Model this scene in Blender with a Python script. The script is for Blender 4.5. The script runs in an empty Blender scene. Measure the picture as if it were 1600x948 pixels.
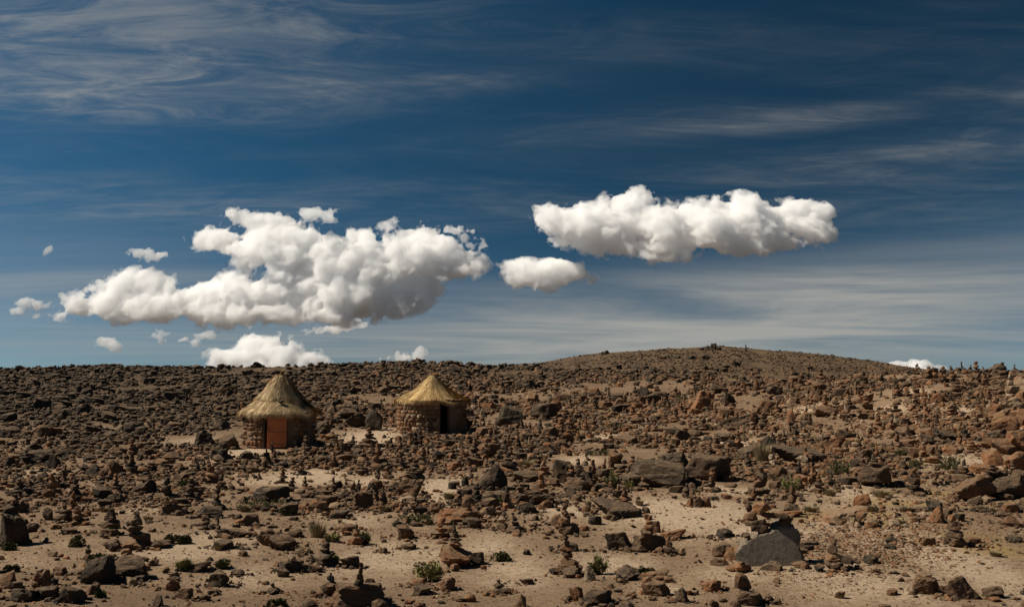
import bpy, bmesh, math, random, time
import numpy as np
from mathutils import Vector, Matrix, noise as mnoise

T0 = time.time()
rng = np.random.default_rng(7)
random.seed(7)
scene = bpy.context.scene
COL = scene.collection

# ------------------------------------------------------------------ camera
CAM_H = 3.3
FOC = 1600.0                                   # focal length in pixels of the 1600 px wide photograph
PITCH = math.atan(126.0 / FOC)                 # the level line lies at row 600
cam_data = bpy.data.cameras.new('camera')
cam = bpy.data.objects.new('camera', cam_data)
COL.objects.link(cam)
cam_data.sensor_width = 36.0
cam_data.lens = 36.0 * FOC / 1600.0
cam_data.clip_start = 0.1
cam_data.clip_end = 60000.0
cam.location = (0, 0, CAM_H)
cam.rotation_euler = (math.radians(90) + PITCH, 0, 0)
scene.camera = cam

# ------------------------------------------------------------------ sun and sky
SUN_EL, SUN_AZ = math.radians(48), math.radians(-86)    # azimuth from +Y (view direction), negative = left
sun_dir = Vector((math.sin(SUN_AZ) * math.cos(SUN_EL), math.cos(SUN_AZ) * math.cos(SUN_EL), math.sin(SUN_EL)))
sl = bpy.data.lights.new('sun', 'SUN')
sl.energy = 5.0
sl.angle = math.radians(0.53)
sl.color = (1.0, 0.91, 0.77)
sun = bpy.data.objects.new('sun', sl)
sun.rotation_euler = (-sun_dir).to_track_quat('-Z', 'Y').to_euler()
sun.location = (-60, 20, 80)
COL.objects.link(sun)

scene.view_settings.view_transform = 'Standard'
scene.view_settings.look = 'None'
scene.view_settings.exposure = 0.32
scene.view_settings.gamma = 1.0
scene.view_settings.use_curve_mapping = False
scene.cycles.max_bounces = 24
scene.cycles.diffuse_bounces = 3
scene.cycles.glossy_bounces = 2
scene.cycles.transmission_bounces = 2
scene.cycles.transparent_max_bounces = 16
scene.cycles.volume_bounces = 24
scene.cycles.use_denoising = True

world = bpy.data.worlds.new('World')
scene.world = world
world.use_nodes = True
wn, wl = world.node_tree.nodes, world.node_tree.links
wn.clear()

def wnode(t, **kw):
    n = wn.new(t)
    for k, v in kw.items():
        setattr(n, k, v)
    return n

def wmath(op, a, b=None, c=None, clamp=False):
    n = wnode('ShaderNodeMath', operation=op, use_clamp=clamp)
    for i, v in enumerate((a, b, c)):
        if v is None:
            continue
        if isinstance(v, (int, float)):
            n.inputs[i].default_value = v
        else:
            wl.new(v, n.inputs[i])
    return n.outputs[0]

POLAR, SKY_HUE, SKY_SAT = 0.60, 0.48, 1.28
w_out = wnode('ShaderNodeOutputWorld')
w_bg = wnode('ShaderNodeBackground')
w_bg.inputs['Strength'].default_value = 0.057
wl.new(w_bg.outputs[0], w_out.inputs[0])
w_sky = wnode('ShaderNodeTexSky')
w_sky.sky_type = 'NISHITA'
w_sky.sun_disc = False
w_sky.sun_elevation = SUN_EL
w_sky.sun_rotation = SUN_AZ
w_sky.altitude = 4900.0
w_sky.air_density = 0.7
w_sky.dust_density = 0.0
w_sky.ozone_density = 1.2
# thin high cirrus, laid out on a sheet far above the ground (direction divided by height)
tc = wnode('ShaderNodeTexCoord')
sep = wnode('ShaderNodeSeparateXYZ')
wl.new(tc.outputs['Generated'], sep.inputs[0])
dx, dy, dz = sep.outputs
hz = wmath('ADD', wmath('MAXIMUM', dz, 0.0), 0.06)
u = wmath('DIVIDE', dx, hz)
v = wmath('DIVIDE', dy, hz)
comb = wnode('ShaderNodeCombineXYZ')
wl.new(u, comb.inputs[0]); wl.new(v, comb.inputs[1])

def cirrus(rot, sx, sy, scale, detail, rough, distort, seed):
    mp = wnode('ShaderNodeMapping')
    mp.inputs['Location'].default_value = (seed, seed * 0.7, 0)
    mp.inputs['Rotation'].default_value = (0, 0, rot)
    mp.inputs['Scale'].default_value = (sx, sy, 1)
    wl.new(comb.outputs[0], mp.inputs[0])
    nz = wnode('ShaderNodeTexNoise')
    nz.inputs['Scale'].default_value = scale
    nz.inputs['Detail'].default_value = detail
    nz.inputs['Roughness'].default_value = rough
    nz.inputs['Distortion'].default_value = distort
    wl.new(mp.outputs[0], nz.inputs['Vector'])
    return nz.outputs['Fac']

def ramp(fac, lo, hi):
    n = wnode('ShaderNodeMapRange', interpolation_type='SMOOTHSTEP')
    n.inputs['From Min'].default_value = lo
    n.inputs['From Max'].default_value = hi
    wl.new(fac, n.inputs['Value'])
    return n.outputs[0]

az = wmath('ARCTAN2', dx, dy)
el = wmath('ARCSINE', dz)

def bank(a0, e0, ra, re, tilt):
    """a bank of cirrus: soft ellipse in azimuth and elevation (radians)"""
    da = wmath('SUBTRACT', az, a0)
    de = wmath('SUBTRACT', wmath('SUBTRACT', el, e0), wmath('MULTIPLY', da, tilt))
    q = wmath('ADD', wmath('POWER', wmath('DIVIDE', da, ra), 2.0), wmath('POWER', wmath('DIVIDE', de, re), 2.0))
    return wmath('POWER', 2.718, wmath('MULTIPLY', q, -1.0))

def addm(items):
    o = items[0]
    for i in items[1:]:
        o = wmath('ADD', o, i)
    return o

def mul(a, b):
    return wmath('MULTIPLY', a, b)
# thin cirrus: feathery sheets and long threads
feather = cirrus(0.35, 0.42, 1.0, 1.7, 11.0, 0.66, 1.2, 3.1)
streak = cirrus(0.10, 0.10, 1.0, 1.6, 10.0, 0.62, 0.4, 7.7)
fibre = cirrus(0.6, 0.7, 1.5, 3.4, 10.0, 0.68, 1.0, 9.4)
broad = cirrus(0.0, 0.10, 0.5, 0.9, 5.0, 0.55, 0.3, 5.7)
flat = cirrus(0.25, 0.16, 0.34, 1.3, 9.0, 0.62, 1.0, 12.3)
soft = mul(ramp(feather, 0.30, 0.72), wmath('MULTIPLY_ADD', ramp(fibre, 0.25, 0.72), 0.6, 0.4))
thread = mul(ramp(streak, 0.32, 0.70), wmath('MULTIPLY_ADD', ramp(fibre, 0.25, 0.72), 0.7, 0.3))
sheet = addm([
    mul(bank(-0.44, 0.320, 0.24, 0.075, 0.16), 0.38),
    mul(bank(-0.36, 0.265, 0.30, 0.030, 0.12), 0.26),
    mul(bank(-0.20, 0.345, 0.20, 0.045, 0.20), 0.16),
    mul(bank(0.42, 0.205, 0.20, 0.026, 0.05), 0.19),
    mul(bank(0.25, 0.30, 0.40, 0.05, 0.05), 0.06),
    mul(bank(-0.30, 0.165, 0.40, 0.024, 0.02), 0.14),
])
lines_ = addm([
    mul(bank(-0.20, 0.280, 0.19, 0.011, 0.09), 0.30),
    mul(bank(0.02, 0.300, 0.14, 0.012, 0.12), 0.13),
    mul(bank(0.27, 0.246, 0.15, 0.011, 0.025), 0.36),
    mul(bank(0.345, 0.250, 0.05, 0.008, 0.03), 0.30),
    mul(bank(0.10, 0.243, 0.16, 0.014, 0.03), 0.19),
    mul(bank(0.50, 0.250, 0.07, 0.012, -0.02), 0.29),
    mul(bank(0.45, 0.215, 0.10, 0.008, 0.03), 0.19),
])
haze_bank = addm([
    mul(bank(0.42, 0.085, 0.28, 0.034, 0.04), 0.86),
    mul(bank(0.12, 0.068, 0.30, 0.032, 0.03), 0.72),
    mul(bank(0.30, 0.035, 0.45, 0.024, 0.02), 0.55),
    mul(bank(-0.42, 0.085, 0.22, 0.044, 0.03), 0.46),
    mul(bank(-0.25, 0.045, 0.35, 0.026, 0.0), 0.46),
])
everywhere = mul(mul(ramp(broad, 0.42, 0.75), soft), 0.15)
amount = addm([mul(sheet, wmath('MULTIPLY_ADD', mul(soft, ramp(fibre, 0.30, 0.66)), 1.25, 0.12)), mul(lines_, wmath('MULTIPLY_ADD', mul(thread, soft), 1.5, 0.10)),
               mul(haze_bank, wmath('MULTIPLY_ADD', ramp(flat, 0.26, 0.74), 0.78, 0.20)), everywhere])
amount = wmath('MINIMUM', amount, 0.85)
# clear high-altitude sky through a polarising filter: darkest at right angles to the sun
sd = wnode('ShaderNodeVectorMath', operation='DOT_PRODUCT')
wl.new(tc.outputs['Generated'], sd.inputs[0]); sd.inputs[1].default_value = sun_dir
c2_ = wmath('POWER', sd.outputs['Value'], 2.0)
dop = wmath('DIVIDE', wmath('SUBTRACT', 1.0, c2_), wmath('ADD', 1.0, c2_))
pol = wmath('MULTIPLY_ADD', wmath('POWER', dop, 2.0), -POLAR, 1.0)
hs = wnode('ShaderNodeHueSaturation')
hs.inputs['Hue'].default_value = SKY_HUE; hs.inputs['Saturation'].default_value = SKY_SAT
wl.new(w_sky.outputs[0], hs.inputs['Color'])
pm = wnode('ShaderNodeVectorMath', operation='SCALE')
wl.new(hs.outputs[0], pm.inputs[0]); wl.new(pol, pm.inputs['Scale'])
cmix = wnode('ShaderNodeMix', data_type='RGBA')
wl.new(amount, cmix.inputs[0])
wl.new(pm.outputs[0], cmix.inputs[6])
cmix.inputs[7].default_value = (5.6, 5.45, 4.95, 1)
wl.new(cmix.outputs[2], w_bg.inputs['Color'])
# ------------------------------------------------------------------ helpers
def ray(px, py):
    """world direction (with y = 1) through a pixel of the photograph"""
    x = (px - 800.0) / FOC
    z = (474.0 - py) / FOC
    c, s = math.cos(PITCH), math.sin(PITCH)
    yy = c - s * z
    zz = s + c * z
    return np.array([x / yy, 1.0, zz / yy])

def tag(o, label=None, category=None, group=None, kind=None):
    if label: o['label'] = label
    if category: o['category'] = category
    if group: o['group'] = group
    if kind: o['kind'] = kind
    return o

def mesh_from(name, verts, tris, smooth=False):
    verts = np.asarray(verts, dtype=np.float32); tris = np.asarray(tris, dtype=np.int32)
    me = bpy.data.meshes.new(name)
    me.vertices.add(len(verts)); me.vertices.foreach_set('co', verts.ravel())
    k = tris.shape[1]
    me.loops.add(len(tris) * k); me.loops.foreach_set('vertex_index', tris.ravel())
    me.polygons.add(len(tris))
    me.polygons.foreach_set('loop_start', np.arange(len(tris), dtype=np.int32) * k)
    me.polygons.foreach_set('loop_total', np.full(len(tris), k, dtype=np.int32))
    me.polygons.foreach_set('use_smooth', np.full(len(tris), smooth, dtype=bool))
    me.update(calc_edges=True)
    me.validate()
    return me

def new_obj(name, me, mat=None, parent=None, loc=None):
    o = bpy.data.objects.new(name, me)
    COL.objects.link(o)
    if mat is not None and me is not None and not me.materials:
        me.materials.append(mat)
    if parent is not None:
        o.parent = parent
    if loc is not None:
        o.location = loc
    return o

# ------------------------------------------------------------------ cumulus clouds
def fft_noise(shape, beta, seed, kmin=0.0):
    r = np.random.default_rng(seed)
    f = np.fft.rfftn(r.standard_normal(shape).astype(np.float32))
    ks = np.meshgrid(*[np.fft.fftfreq(n) for n in shape[:-1]], np.fft.rfftfreq(shape[-1]), indexing='ij')
    k = np.sqrt(sum(q * q for q in ks)); k[0, 0, 0] = 1
    a = k ** (-beta / 2); a[k < kmin] *= (k[k < kmin] / kmin) ** 2 if kmin > 0 else 1
    a[0, 0, 0] = 0
    n = np.fft.irfftn(f * a, s=shape)
    return (n / n.std()).astype(np.float32)

def surface_nets(F):
    """closed mesh of the zero level of a 3-D field (positive inside)"""
    S = F > 0
    nx, ny, nz = F.shape
    acc = np.zeros((nx - 1, ny - 1, nz - 1, 3), np.float32)
    cnt = np.zeros((nx - 1, ny - 1, nz - 1), np.float32)
    corners = [(i, j, k) for i in (0, 1) for j in (0, 1) for k in (0, 1)]
    def sub(A, c):
        return A[c[0]:nx - 1 + c[0], c[1]:ny - 1 + c[1], c[2]:nz - 1 + c[2]]
    for a in corners:
        for ax in range(3):
            if a[ax]:
                continue
            b = list(a); b[ax] = 1
            fa, fb = sub(F, a), sub(F, b)
            x = (fa > 0) != (fb > 0)
            t = np.where(x, fa / np.where(x, fa - fb, 1), 0)
            for d in range(3):
                acc[..., d] += np.where(x, a[d] + (t if d == ax else 0), 0)
            cnt += x
    act = cnt > 0
    idx = np.full(act.shape, -1, np.int64)
    idx[act] = np.arange(act.sum())
    verts = acc[act] / cnt[act][:, None] + np.argwhere(act)
    quads = []
    for ax in range(3):
        o1, o2 = [(1, 2), (2, 0), (0, 1)][ax]
        lo = [slice(None)] * 3; hi = [slice(None)] * 3
        lo[ax] = slice(0, -1); hi[ax] = slice(1, None)
        x = S[tuple(lo)] != S[tuple(hi)]
        p = np.argwhere(x)
        ok = (p[:, o1] > 0) & (p[:, o2] > 0) & (p[:, o1] < F.shape[o1] - 1) & (p[:, o2] < F.shape[o2] - 1)
        p = p[ok]
        ins = S[tuple(lo)][tuple(p.T)]
        def at(d1, d2):
            q = p.copy(); q[:, o1] += d1; q[:, o2] += d2
            return idx[tuple(q.T)]
        q = np.stack([at(-1, -1), at(0, -1), at(0, 0), at(-1, 0)], 1)
        q[~ins] = q[~ins][:, ::-1]
        quads.append(q)
    q = np.concatenate(quads)
    q = q[(q >= 0).all(1)]
    return verts, q

def make_cloud_mat(dist_scale, name):
    m = bpy.data.materials.new(name)
    m.use_nodes = True
    n, l = m.node_tree.nodes, m.node_tree.links
    n.clear()
    out = n.new('ShaderNodeOutputMaterial')
    sc = n.new('ShaderNodeVolumeScatter')
    sc.inputs['Color'].default_value = (1.0, 1.0, 1.0, 1)
    sc.inputs['Density'].default_value = dist_scale
    sc.inputs['Anisotropy'].default_value = 0.0
    l.new(sc.outputs[0], out.inputs['Volume'])
    return m

def make_cloud(label, blobs, dist, seed, step=2.6, amp=0.42, mfp=5.0, puff=1.0):
    """blobs: (column, row, half width, half height) in photograph pixels, given real size at the cloud's distance"""
    B = np.array(blobs, np.float32)
    pad = 44 if B[:, 2].max() >= 40 else 18
    x0, x1 = (B[:, 0] - B[:, 2]).min() - pad, (B[:, 0] + B[:, 2]).max() + pad
    y0, y1 = (B[:, 1] - B[:, 3]).min() - pad, (B[:, 1] + B[:, 3]).max() + pad
    dep = np.sqrt(B[:, 2] * B[:, 3]) * 0.6
    zmax = dep.max() + pad
    # spread the blobs a little in depth
    r = np.random.default_rng(seed)
    bz = r.uniform(-0.35, 0.35, len(B)) * dep.max()
    zmax += 0.35 * dep.max()
    gx = np.arange(x0, x1, step); gy = np.arange(y0, y1, step); gz = np.arange(-zmax, zmax, step)
    X, Y, Z = np.meshgrid(gx, gy, gz, indexing='ij')
    shape = X.shape
    big = fft_noise(shape, 3.7, seed, 0.04)
    w1 = fft_noise(shape, 4.4, seed + 1, 0.03); w2 = fft_noise(shape, 4.4, seed + 2, 0.03)
    Xw, Yw = X + 4.0 * w1, Y + 3.0 * w2
    f = np.full(shape, -9.0, np.float32)
    k = 10.0
    s = np.zeros(shape, np.float32)
    for (bx, by, rx, ry), rz, cz in zip(B, dep, bz):
        d = np.sqrt(((Xw - bx) / rx) ** 2 + ((Yw - by) / ry) ** 2 + ((Z - cz) / rz) ** 2)
        s += np.exp(k * np.clip((1.0 - d), -3, 1))
    f = np.log(s + 1e-6) / k
    # billows: rounded heads from the folded noise, ragged threads from the fine one
    bill = -np.abs(fft_noise(shape, 4.2, seed + 5, 0.02)) + 0.8
    fine = fft_noise(shape, 3.3, seed + 9, 0.04)
    low = np.clip((Y - (y0 + y1) / 2) / (y1 - y0), -0.5, 0.5)        # flatter, softer base
    F = f + amp * (0.27 * big + 0.26 * bill * puff + 0.20 * fine) + 0.05
    F = np.minimum(F, (f + 0.62) * 3)                     # no crumbs far from the heap
    unit = dist / FOC                                     # metres per pixel there
    c = ray((x0 + x1) / 2, (y0 + y1) / 2) * dist
    def shell(name, F, mf, parent=None):
        F[0] = F[-1] = -1; F[:, 0] = F[:, -1] = -1; F[:, :, 0] = F[:, :, -1] = -1
        V, Q = surface_nets(F)
        px = x0 + V[:, 0] * step; py = y0 + V[:, 1] * step; pz = -zmax + V[:, 2] * step
        pz = pz + 0.6 * ((y0 + y1) / 2 - py)              # the heap leans back as it rises
        world_v = np.stack([(px - (x0 + x1) / 2) * unit, pz * unit, -(py - (y0 + y1) / 2) * unit], 1)
        o = new_obj(name, mesh_from(name, world_v, Q, True), make_cloud_mat(1.0 / (mf * unit), 'cloud vapour'), parent)
        return o, len(Q) * 2
    o, nq = shell('cloud', F, mfp)
    o.location = (c[0], c[1], c[2] + CAM_H)
    tag(o, label, 'cloud', 'white cumulus clouds above the hills')
    # thin ragged vapour round the denser heap
    k2 = shell('fringe', np.minimum(f + amp * (0.40 * big + 0.26 * bill * puff + 0.30 * fine) + 0.12, (f + 0.58) * 3), mfp * 2.2, o)[1]
    return o, nq + k2


CLOUDS = [
    ('large white cumulus cloud heaped up above the two thatched huts',
     [(372, 340, 34, 22), (345, 370, 42, 22), (405, 355, 52, 30), (430, 390, 62, 36), (390, 395, 40, 20), (500, 398, 60, 34),
      (560, 400, 75, 36), (630, 402, 60, 42), (655, 372, 34, 26), (694, 413, 50, 26), (724, 415, 20, 13), (690, 390, 34, 26),
      (222, 462, 56, 33), (172, 484, 54, 19), (265, 484, 60, 20), (340, 478, 70, 28), (415, 462, 70, 36), (480, 455, 80, 40),
      (530, 472, 95, 28), (605, 463, 62, 19), (655, 462, 32, 20), (440, 495, 120, 16), (670, 478, 20, 9), (560, 445, 60, 25),
      (300, 490, 90, 15)], 6000, 11),
    ('long white cumulus cloud stretching over the right hill top',
     [(988, 322, 40, 30), (1008, 308, 22, 16), (900, 348, 60, 26), (868, 350, 34, 19), (955, 357, 82, 30), (1040, 364, 84, 36), (1120, 355, 80, 36),
      (1195, 345, 66, 38), (1250, 345, 46, 32), (1285, 360, 24, 20), (1150, 388, 46, 16), (1187, 312, 22, 12), (1230, 322, 34, 16),
      (1100, 385, 60, 14)], 6000, 23),
    ('small oval cumulus cloud below and left of the long one',
     [(850, 427, 54, 21), (880, 420, 30, 19), (822, 428, 24, 11), (850, 438, 44, 10)], 6000, 137),
    ('white cumulus cloud standing on the skyline above the left hut',
     [(412, 545, 42, 22), (440, 560, 54, 18), (372, 562, 38, 16), (395, 534, 24, 12), (470, 568, 30, 12), (420, 578, 70, 16)], 9000, 43),
    ('low white cloud peeping over the skyline at the far right',
     [(1400, 572, 24, 9), (1442, 571, 34, 9), (1482, 577, 20, 7), (1430, 585, 60, 9)], 9000, 47),
    ('thin white cloud scrap above the left hut cloud top',
     [(478, 330, 20, 6), (500, 334, 22, 10), (518, 342, 12, 6)], 6000, 53),
    ('ragged white cloud scrap at the right end of the large cloud',
     [(708, 358, 16, 8), (728, 370, 16, 9), (746, 384, 12, 8)], 6000, 59),
    ('wispy little cloud left of the large cumulus',
     [(222, 394, 18, 6), (245, 402, 16, 6)], 6000, 61),
    ('tiny round cloud puff near the left edge of the sky',
     [(75, 390, 8, 6)], 6000, 67),
    ('small low white cloud at the left edge of the picture',
     [(52, 476, 24, 7), (40, 489, 20, 5)], 6500, 71),
    ('tiny flat white cloud above the dark left skyline',
     [(170, 537, 20, 7)], 8000, 73),
    ('little white cloud just over the skyline above the right hut',
     [(630, 558, 26, 8), (650, 562, 14, 6)], 9000, 79),
    ('thin white scrap of cloud under the large cumulus, left end',
     [(300, 531, 14, 6), (320, 522, 14, 5)], 7000, 83),
    ('flat white scrap of cloud under the middle of the large cumulus',
     [(525, 514, 36, 7), (560, 508, 20, 6), (490, 517, 20, 5)], 7000, 89),
    ('tiny upright wisp of cloud beneath the left lobe of the large cumulus',
     [(252, 527, 9, 9)], 7500, 97),
]
n_tri = 0
for i, (lab, bl, dist, seed) in enumerate(CLOUDS):
    small = max(b[2] for b in bl) < 40
    o, k = make_cloud(lab, bl, dist, seed, step=2.2 if small else 3.0, amp=1.0 if small else 0.62, mfp=17.0 if small else 12.5)
    n_tri += k
print('clouds', n_tri, time.time() - T0)
# ------------------------------------------------------------------ terrain
_n2 = {}
def noise2(x, y, scale, seed):
    """tiling value noise in metres"""
    if seed not in _n2:
        r = np.random.default_rng(seed)
        _n2[seed] = r.standard_normal((128, 128)).astype(np.float64)
    g = _n2[seed]
    u = np.asarray(x) / scale; v = np.asarray(y) / scale
    i = np.floor(u).astype(int); j = np.floor(v).astype(int)
    fu = u - i; fv = v - j
    fu = fu * fu * (3 - 2 * fu); fv = fv * fv * (3 - 2 * fv)
    a = g[i % 128, j % 128]; b = g[(i + 1) % 128, j % 128]
    c = g[i % 128, (j + 1) % 128]; d = g[(i + 1) % 128, (j + 1) % 128]
    return (a * (1 - fu) + b * fu) * (1 - fv) + (c * (1 - fu) + d * fu) * fv

def sstep(a, b, x):
    t = np.clip((x - a) / (b - a), 0, 1)
    return t * t * (3 - 2 * t)

PY = [-200, 0, 30, 46, 54, 70, 100, 140, 180, 215, 300, 500, 1000, 3000, 60000]
PZ = [-1.0, 0, 0.0, 0.28, 0.6, 1.5, 3.2, 4.8, 6.0, 6.0, 4.0, -6, -25, -60, -60]
CX = [-200, -110, -90, -75, -62, -40, -22, -11, -3, 12, 40]
CZ = [-1.2, -1.2, -1.0, 0.1, 0.0, 0.0, 0.7, 0.7, -0.1, -0.3, -0.3]
HX = [-80, -30, -4, 10, 26, 37, 54, 57, 62, 75, 84, 94, 107, 125, 170, 260]
HZ = [0.0, 1.4, 4.0, 5.6, 7.9, 8.8, 9.9, 10.3, 9.6, 8.4, 6.7, 5.0, 2.0, 0.2, 0.0, 0]
HUTS = [dict(px=437, row=701, D=46.0, R=1.66), dict(px=675, row=678, D=54.0, R=1.88)]
for hd in HUTS:
    d = ray(hd['px'], hd['row'])
    hd['x'], hd['y'], hd['z'] = d[0] * hd['D'], hd['D'], CAM_H + d[2] * hd['D']

def height(x, y):
    x = np.asarray(x, float); y = np.asarray(y, float)
    z = np.interp(y, PY, PZ)
    z = z + np.interp(x, CX, CZ) * sstep(90, 180, y) * (1 - sstep(190, 300, y))
    z = z + np.interp(x, HX, HZ) * np.exp(-np.where(y < 300, ((y - 300) / 62.0) ** 2, ((y - 300) / 140.0) ** 2))
    rise = sstep(18, 64, y) * (1 - sstep(66, 96, y))
    z = z + 2.7 * sstep(7, 30, x) * rise
    z = z - 1.6 * sstep(25, 60, x) * sstep(66, 100, y) * (1 - sstep(215, 260, y))
    far = sstep(40, 120, y)
    z = z + noise2(x, y, 23, 1) * (0.10 + 0.28 * far) + noise2(x, y, 7, 2) * (0.07 + 0.10 * far)
    z = z + noise2(x, y, 2.4, 3) * 0.035 + noise2(x, y, 0.8, 4) * 0.012
    for hd in HUTS:                                   # levelled ground with a dirt apron round each hut
        q = np.sqrt((x - hd['x'] + 0.5) ** 2 + (y - hd['y'] + 0.6) ** 2)
        w = 1 - sstep(2.2, 5.0, q)
        z = z * (1 - w) + hd['z'] * w
    return z

def hit(px, py):
    """where the line of sight through a pixel meets the ground"""
    d = ray(px, py)
    ys = np.geomspace(11.0, 420.0, 900)
    g = CAM_H + d[2] * ys - height(d[0] * ys, ys)
    k = np.argmax(g < 0)
    if g[k] >= 0:
        return None
    if k == 0:
        y = ys[0]
    else:
        t = g[k - 1] / (g[k - 1] - g[k])
        y = ys[k - 1] + t * (ys[k] - ys[k - 1])
    return np.array([d[0] * y, y, float(height(d[0] * y, y))])

def hits(P):
    """vectorised hit() for many pixels"""
    P = np.asarray(P, float)
    c, s = math.cos(PITCH), math.sin(PITCH)
    xx = (P[:, 0] - 800) / FOC; zz = (474 - P[:, 1]) / FOC
    yy = c - s * zz
    dxs, dzs = xx / yy, (s + c * zz) / yy
    ys = np.geomspace(11.0, 420.0, 170)
    out = np.full((len(P), 3), np.nan)
    for a in range(0, len(P), 4000):
        dx_, dz_ = dxs[a:a + 4000, None], dzs[a:a + 4000, None]
        Y = np.broadcast_to(ys[None], (dx_.shape[0], len(ys)))
        g = CAM_H + dz_ * Y - height(dx_ * Y, Y)
        b = g < 0
        k = np.argmax(b, 1); ok = b.any(1) & (k > 0)
        r = np.arange(len(k)); k1 = np.maximum(k, 1)
        g0, g1 = g[r, k1 - 1], g[r, k1]
        t = g0 / np.where(g0 - g1 == 0, 1, g0 - g1)
        y = ys[k1 - 1] + t * (ys[k1] - ys[k1 - 1])
        x = dx_[:, 0] * y
        o = np.stack([x, y, height(x, y)], 1)
        o[~ok] = np.nan
        out[a:a + 4000] = o
    return out

def project(p):
    x, y, z = p[0], p[1], p[2] - CAM_H
    c, s = math.cos(PITCH), math.sin(PITCH)
    dep = y * c + z * s
    up = -y * s + z * c
    return 800 + FOC * x / dep, 474 - FOC * up / dep, dep

# ---------------------------------------------------------------- materials
def nmat(name):
    m = bpy.data.materials.new(name); m.use_nodes = True
    n, l = m.node_tree.nodes, m.node_tree.links
    b = n['Principled BSDF']
    b.inputs['Roughness'].default_value = 0.95
    b.inputs['Specular IOR Level'].default_value = 0.15
    return m, n, l, b

def N(n, l, t, ins=None, **kw):
    q = n.new(t)
    for k, v in kw.items():
        setattr(q, k, v)
    for k, v in (ins or {}).items():
        if hasattr(v, 'is_output'):
            l.new(v, q.inputs[k])
        else:
            q.inputs[k].default_value = v
    return q

def cramp(n, l, fac, stops, interp='LINEAR'):
    q = n.new('ShaderNodeValToRGB')
    q.color_ramp.interpolation = interp
    e = q.color_ramp.elements
    while len(e) < len(stops):
        e.new(0.5)
    for el_, (p, c) in zip(e, stops):
        el_.position = p; el_.color = (*c, 1) if len(c) == 3 else c
    l.new(fac, q.inputs[0])
    return q.outputs[0]

def mixc(n, l, fac, a, b, blend='MIX'):
    q = n.new('ShaderNodeMix'); q.data_type = 'RGBA'; q.blend_type = blend
    for k, v in ((0, fac), (6, a), (7, b)):
        if hasattr(v, 'is_output'):
            l.new(v, q.inputs[k])
        else:
            q.inputs[k].default_value = v if k == 0 else (*v, 1)
    return q.outputs[2]

def nz(n, l, vec, scale, detail=6, rough=0.6, dist=0.0):
    q = N(n, l, 'ShaderNodeTexNoise', {'Scale': scale, 'Detail': detail, 'Roughness': rough, 'Distortion': dist})
    if vec is not None:
        l.new(vec, q.inputs['Vector'])
    return q.outputs['Fac']

def mrange(n, l, v, a, b, c=0.0, d=1.0):
    q = N(n, l, 'ShaderNodeMapRange', {'Value': v, 'From Min': a, 'From Max': b, 'To Min': c, 'To Max': d}, interpolation_type='SMOOTHSTEP')
    return q.outputs[0]

# dry volcanic soil
m_soil, n, l, b = nmat('dry volcanic soil')
geo = N(n, l, 'ShaderNodeNewGeometry').outputs['Position']
broad_n = nz(n, l, geo, 0.11, 5, 0.6)
mid_n = nz(n, l, geo, 0.9, 7, 0.65)
fine_n = nz(n, l, geo, 9.0, 8, 0.7)
grit = nz(n, l, geo, 42.0, 4, 0.7)
pt = N(n, l, 'ShaderNodeAttribute', attribute_name='worn', attribute_type='GEOMETRY').outputs['Fac']
pmix = N(n, l, 'ShaderNodeMath', {0: mid_n, 1: 0.9, 2: pt}, operation='MULTIPLY_ADD').outputs[0]
soil_n = N(n, l, 'ShaderNodeMath', {0: broad_n, 1: 0.8, 2: pmix}, operation='MULTIPLY_ADD').outputs[0]
soil_n = N(n, l, 'ShaderNodeMath', {0: soil_n, 1: 0.4}, operation='MULTIPLY').outputs[0]
c0 = cramp(n, l, soil_n, [(0.22, (0.140, 0.087, 0.050)), (0.35, (0.240, 0.156, 0.092)), (0.47, (0.345, 0.238, 0.147)), (0.62, (0.52, 0.385, 0.26))])
c2 = mixc(n, l, mrange(n, l, fine_n, 0.46, 0.68, 0.0, 0.7), c0, (0.115, 0.071, 0.041))
c3 = mixc(n, l, mrange(n, l, grit, 0.54, 0.68, 0.0, 0.7), c2, (0.085, 0.058, 0.043))
c4 = mixc(n, l, mrange(n, l, grit, 0.42, 0.30, 0.0, 0.5), c3, (0.40, 0.31, 0.22))
# the far hill sides are browner: thin dry ichu grass and dark scree
at = N(n, l, 'ShaderNodeAttribute', attribute_name='dryness', attribute_type='GEOMETRY').outputs['Fac']
far_c = cramp(n, l, nz(n, l, geo, 0.16, 8, 0.7), [(0.35, (0.040, 0.027, 0.017)), (0.5, (0.085, 0.054, 0.030)), (0.66, (0.135, 0.086, 0.046))])
c5 = mixc(n, l, at, c4, far_c)
yl = N(n, l, 'ShaderNodeAttribute', attribute_name='straw', attribute_type='GEOMETRY').outputs['Fac']
c6 = mixc(n, l, N(n, l, 'ShaderNodeMath', {0: yl, 1: mrange(n, l, mid_n, 0.35, 0.6)}, operation='MULTIPLY').outputs[0], c5, (0.33, 0.22, 0.075))
l.new(c6, b.inputs['Base Color'])
hsum = N(n, l, 'ShaderNodeMath', {0: fine_n, 1: 0.5, 2: mid_n}, operation='MULTIPLY_ADD').outputs[0]
hsum = N(n, l, 'ShaderNodeMath', {0: grit, 1: 0.35, 2: hsum}, operation='MULTIPLY_ADD').outputs[0]
bp = N(n, l, 'ShaderNodeBump', {'Strength': 1.0, 'Distance': 0.14, 'Height': hsum})
l.new(bp.outputs[0], b.inputs['Normal'])

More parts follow.
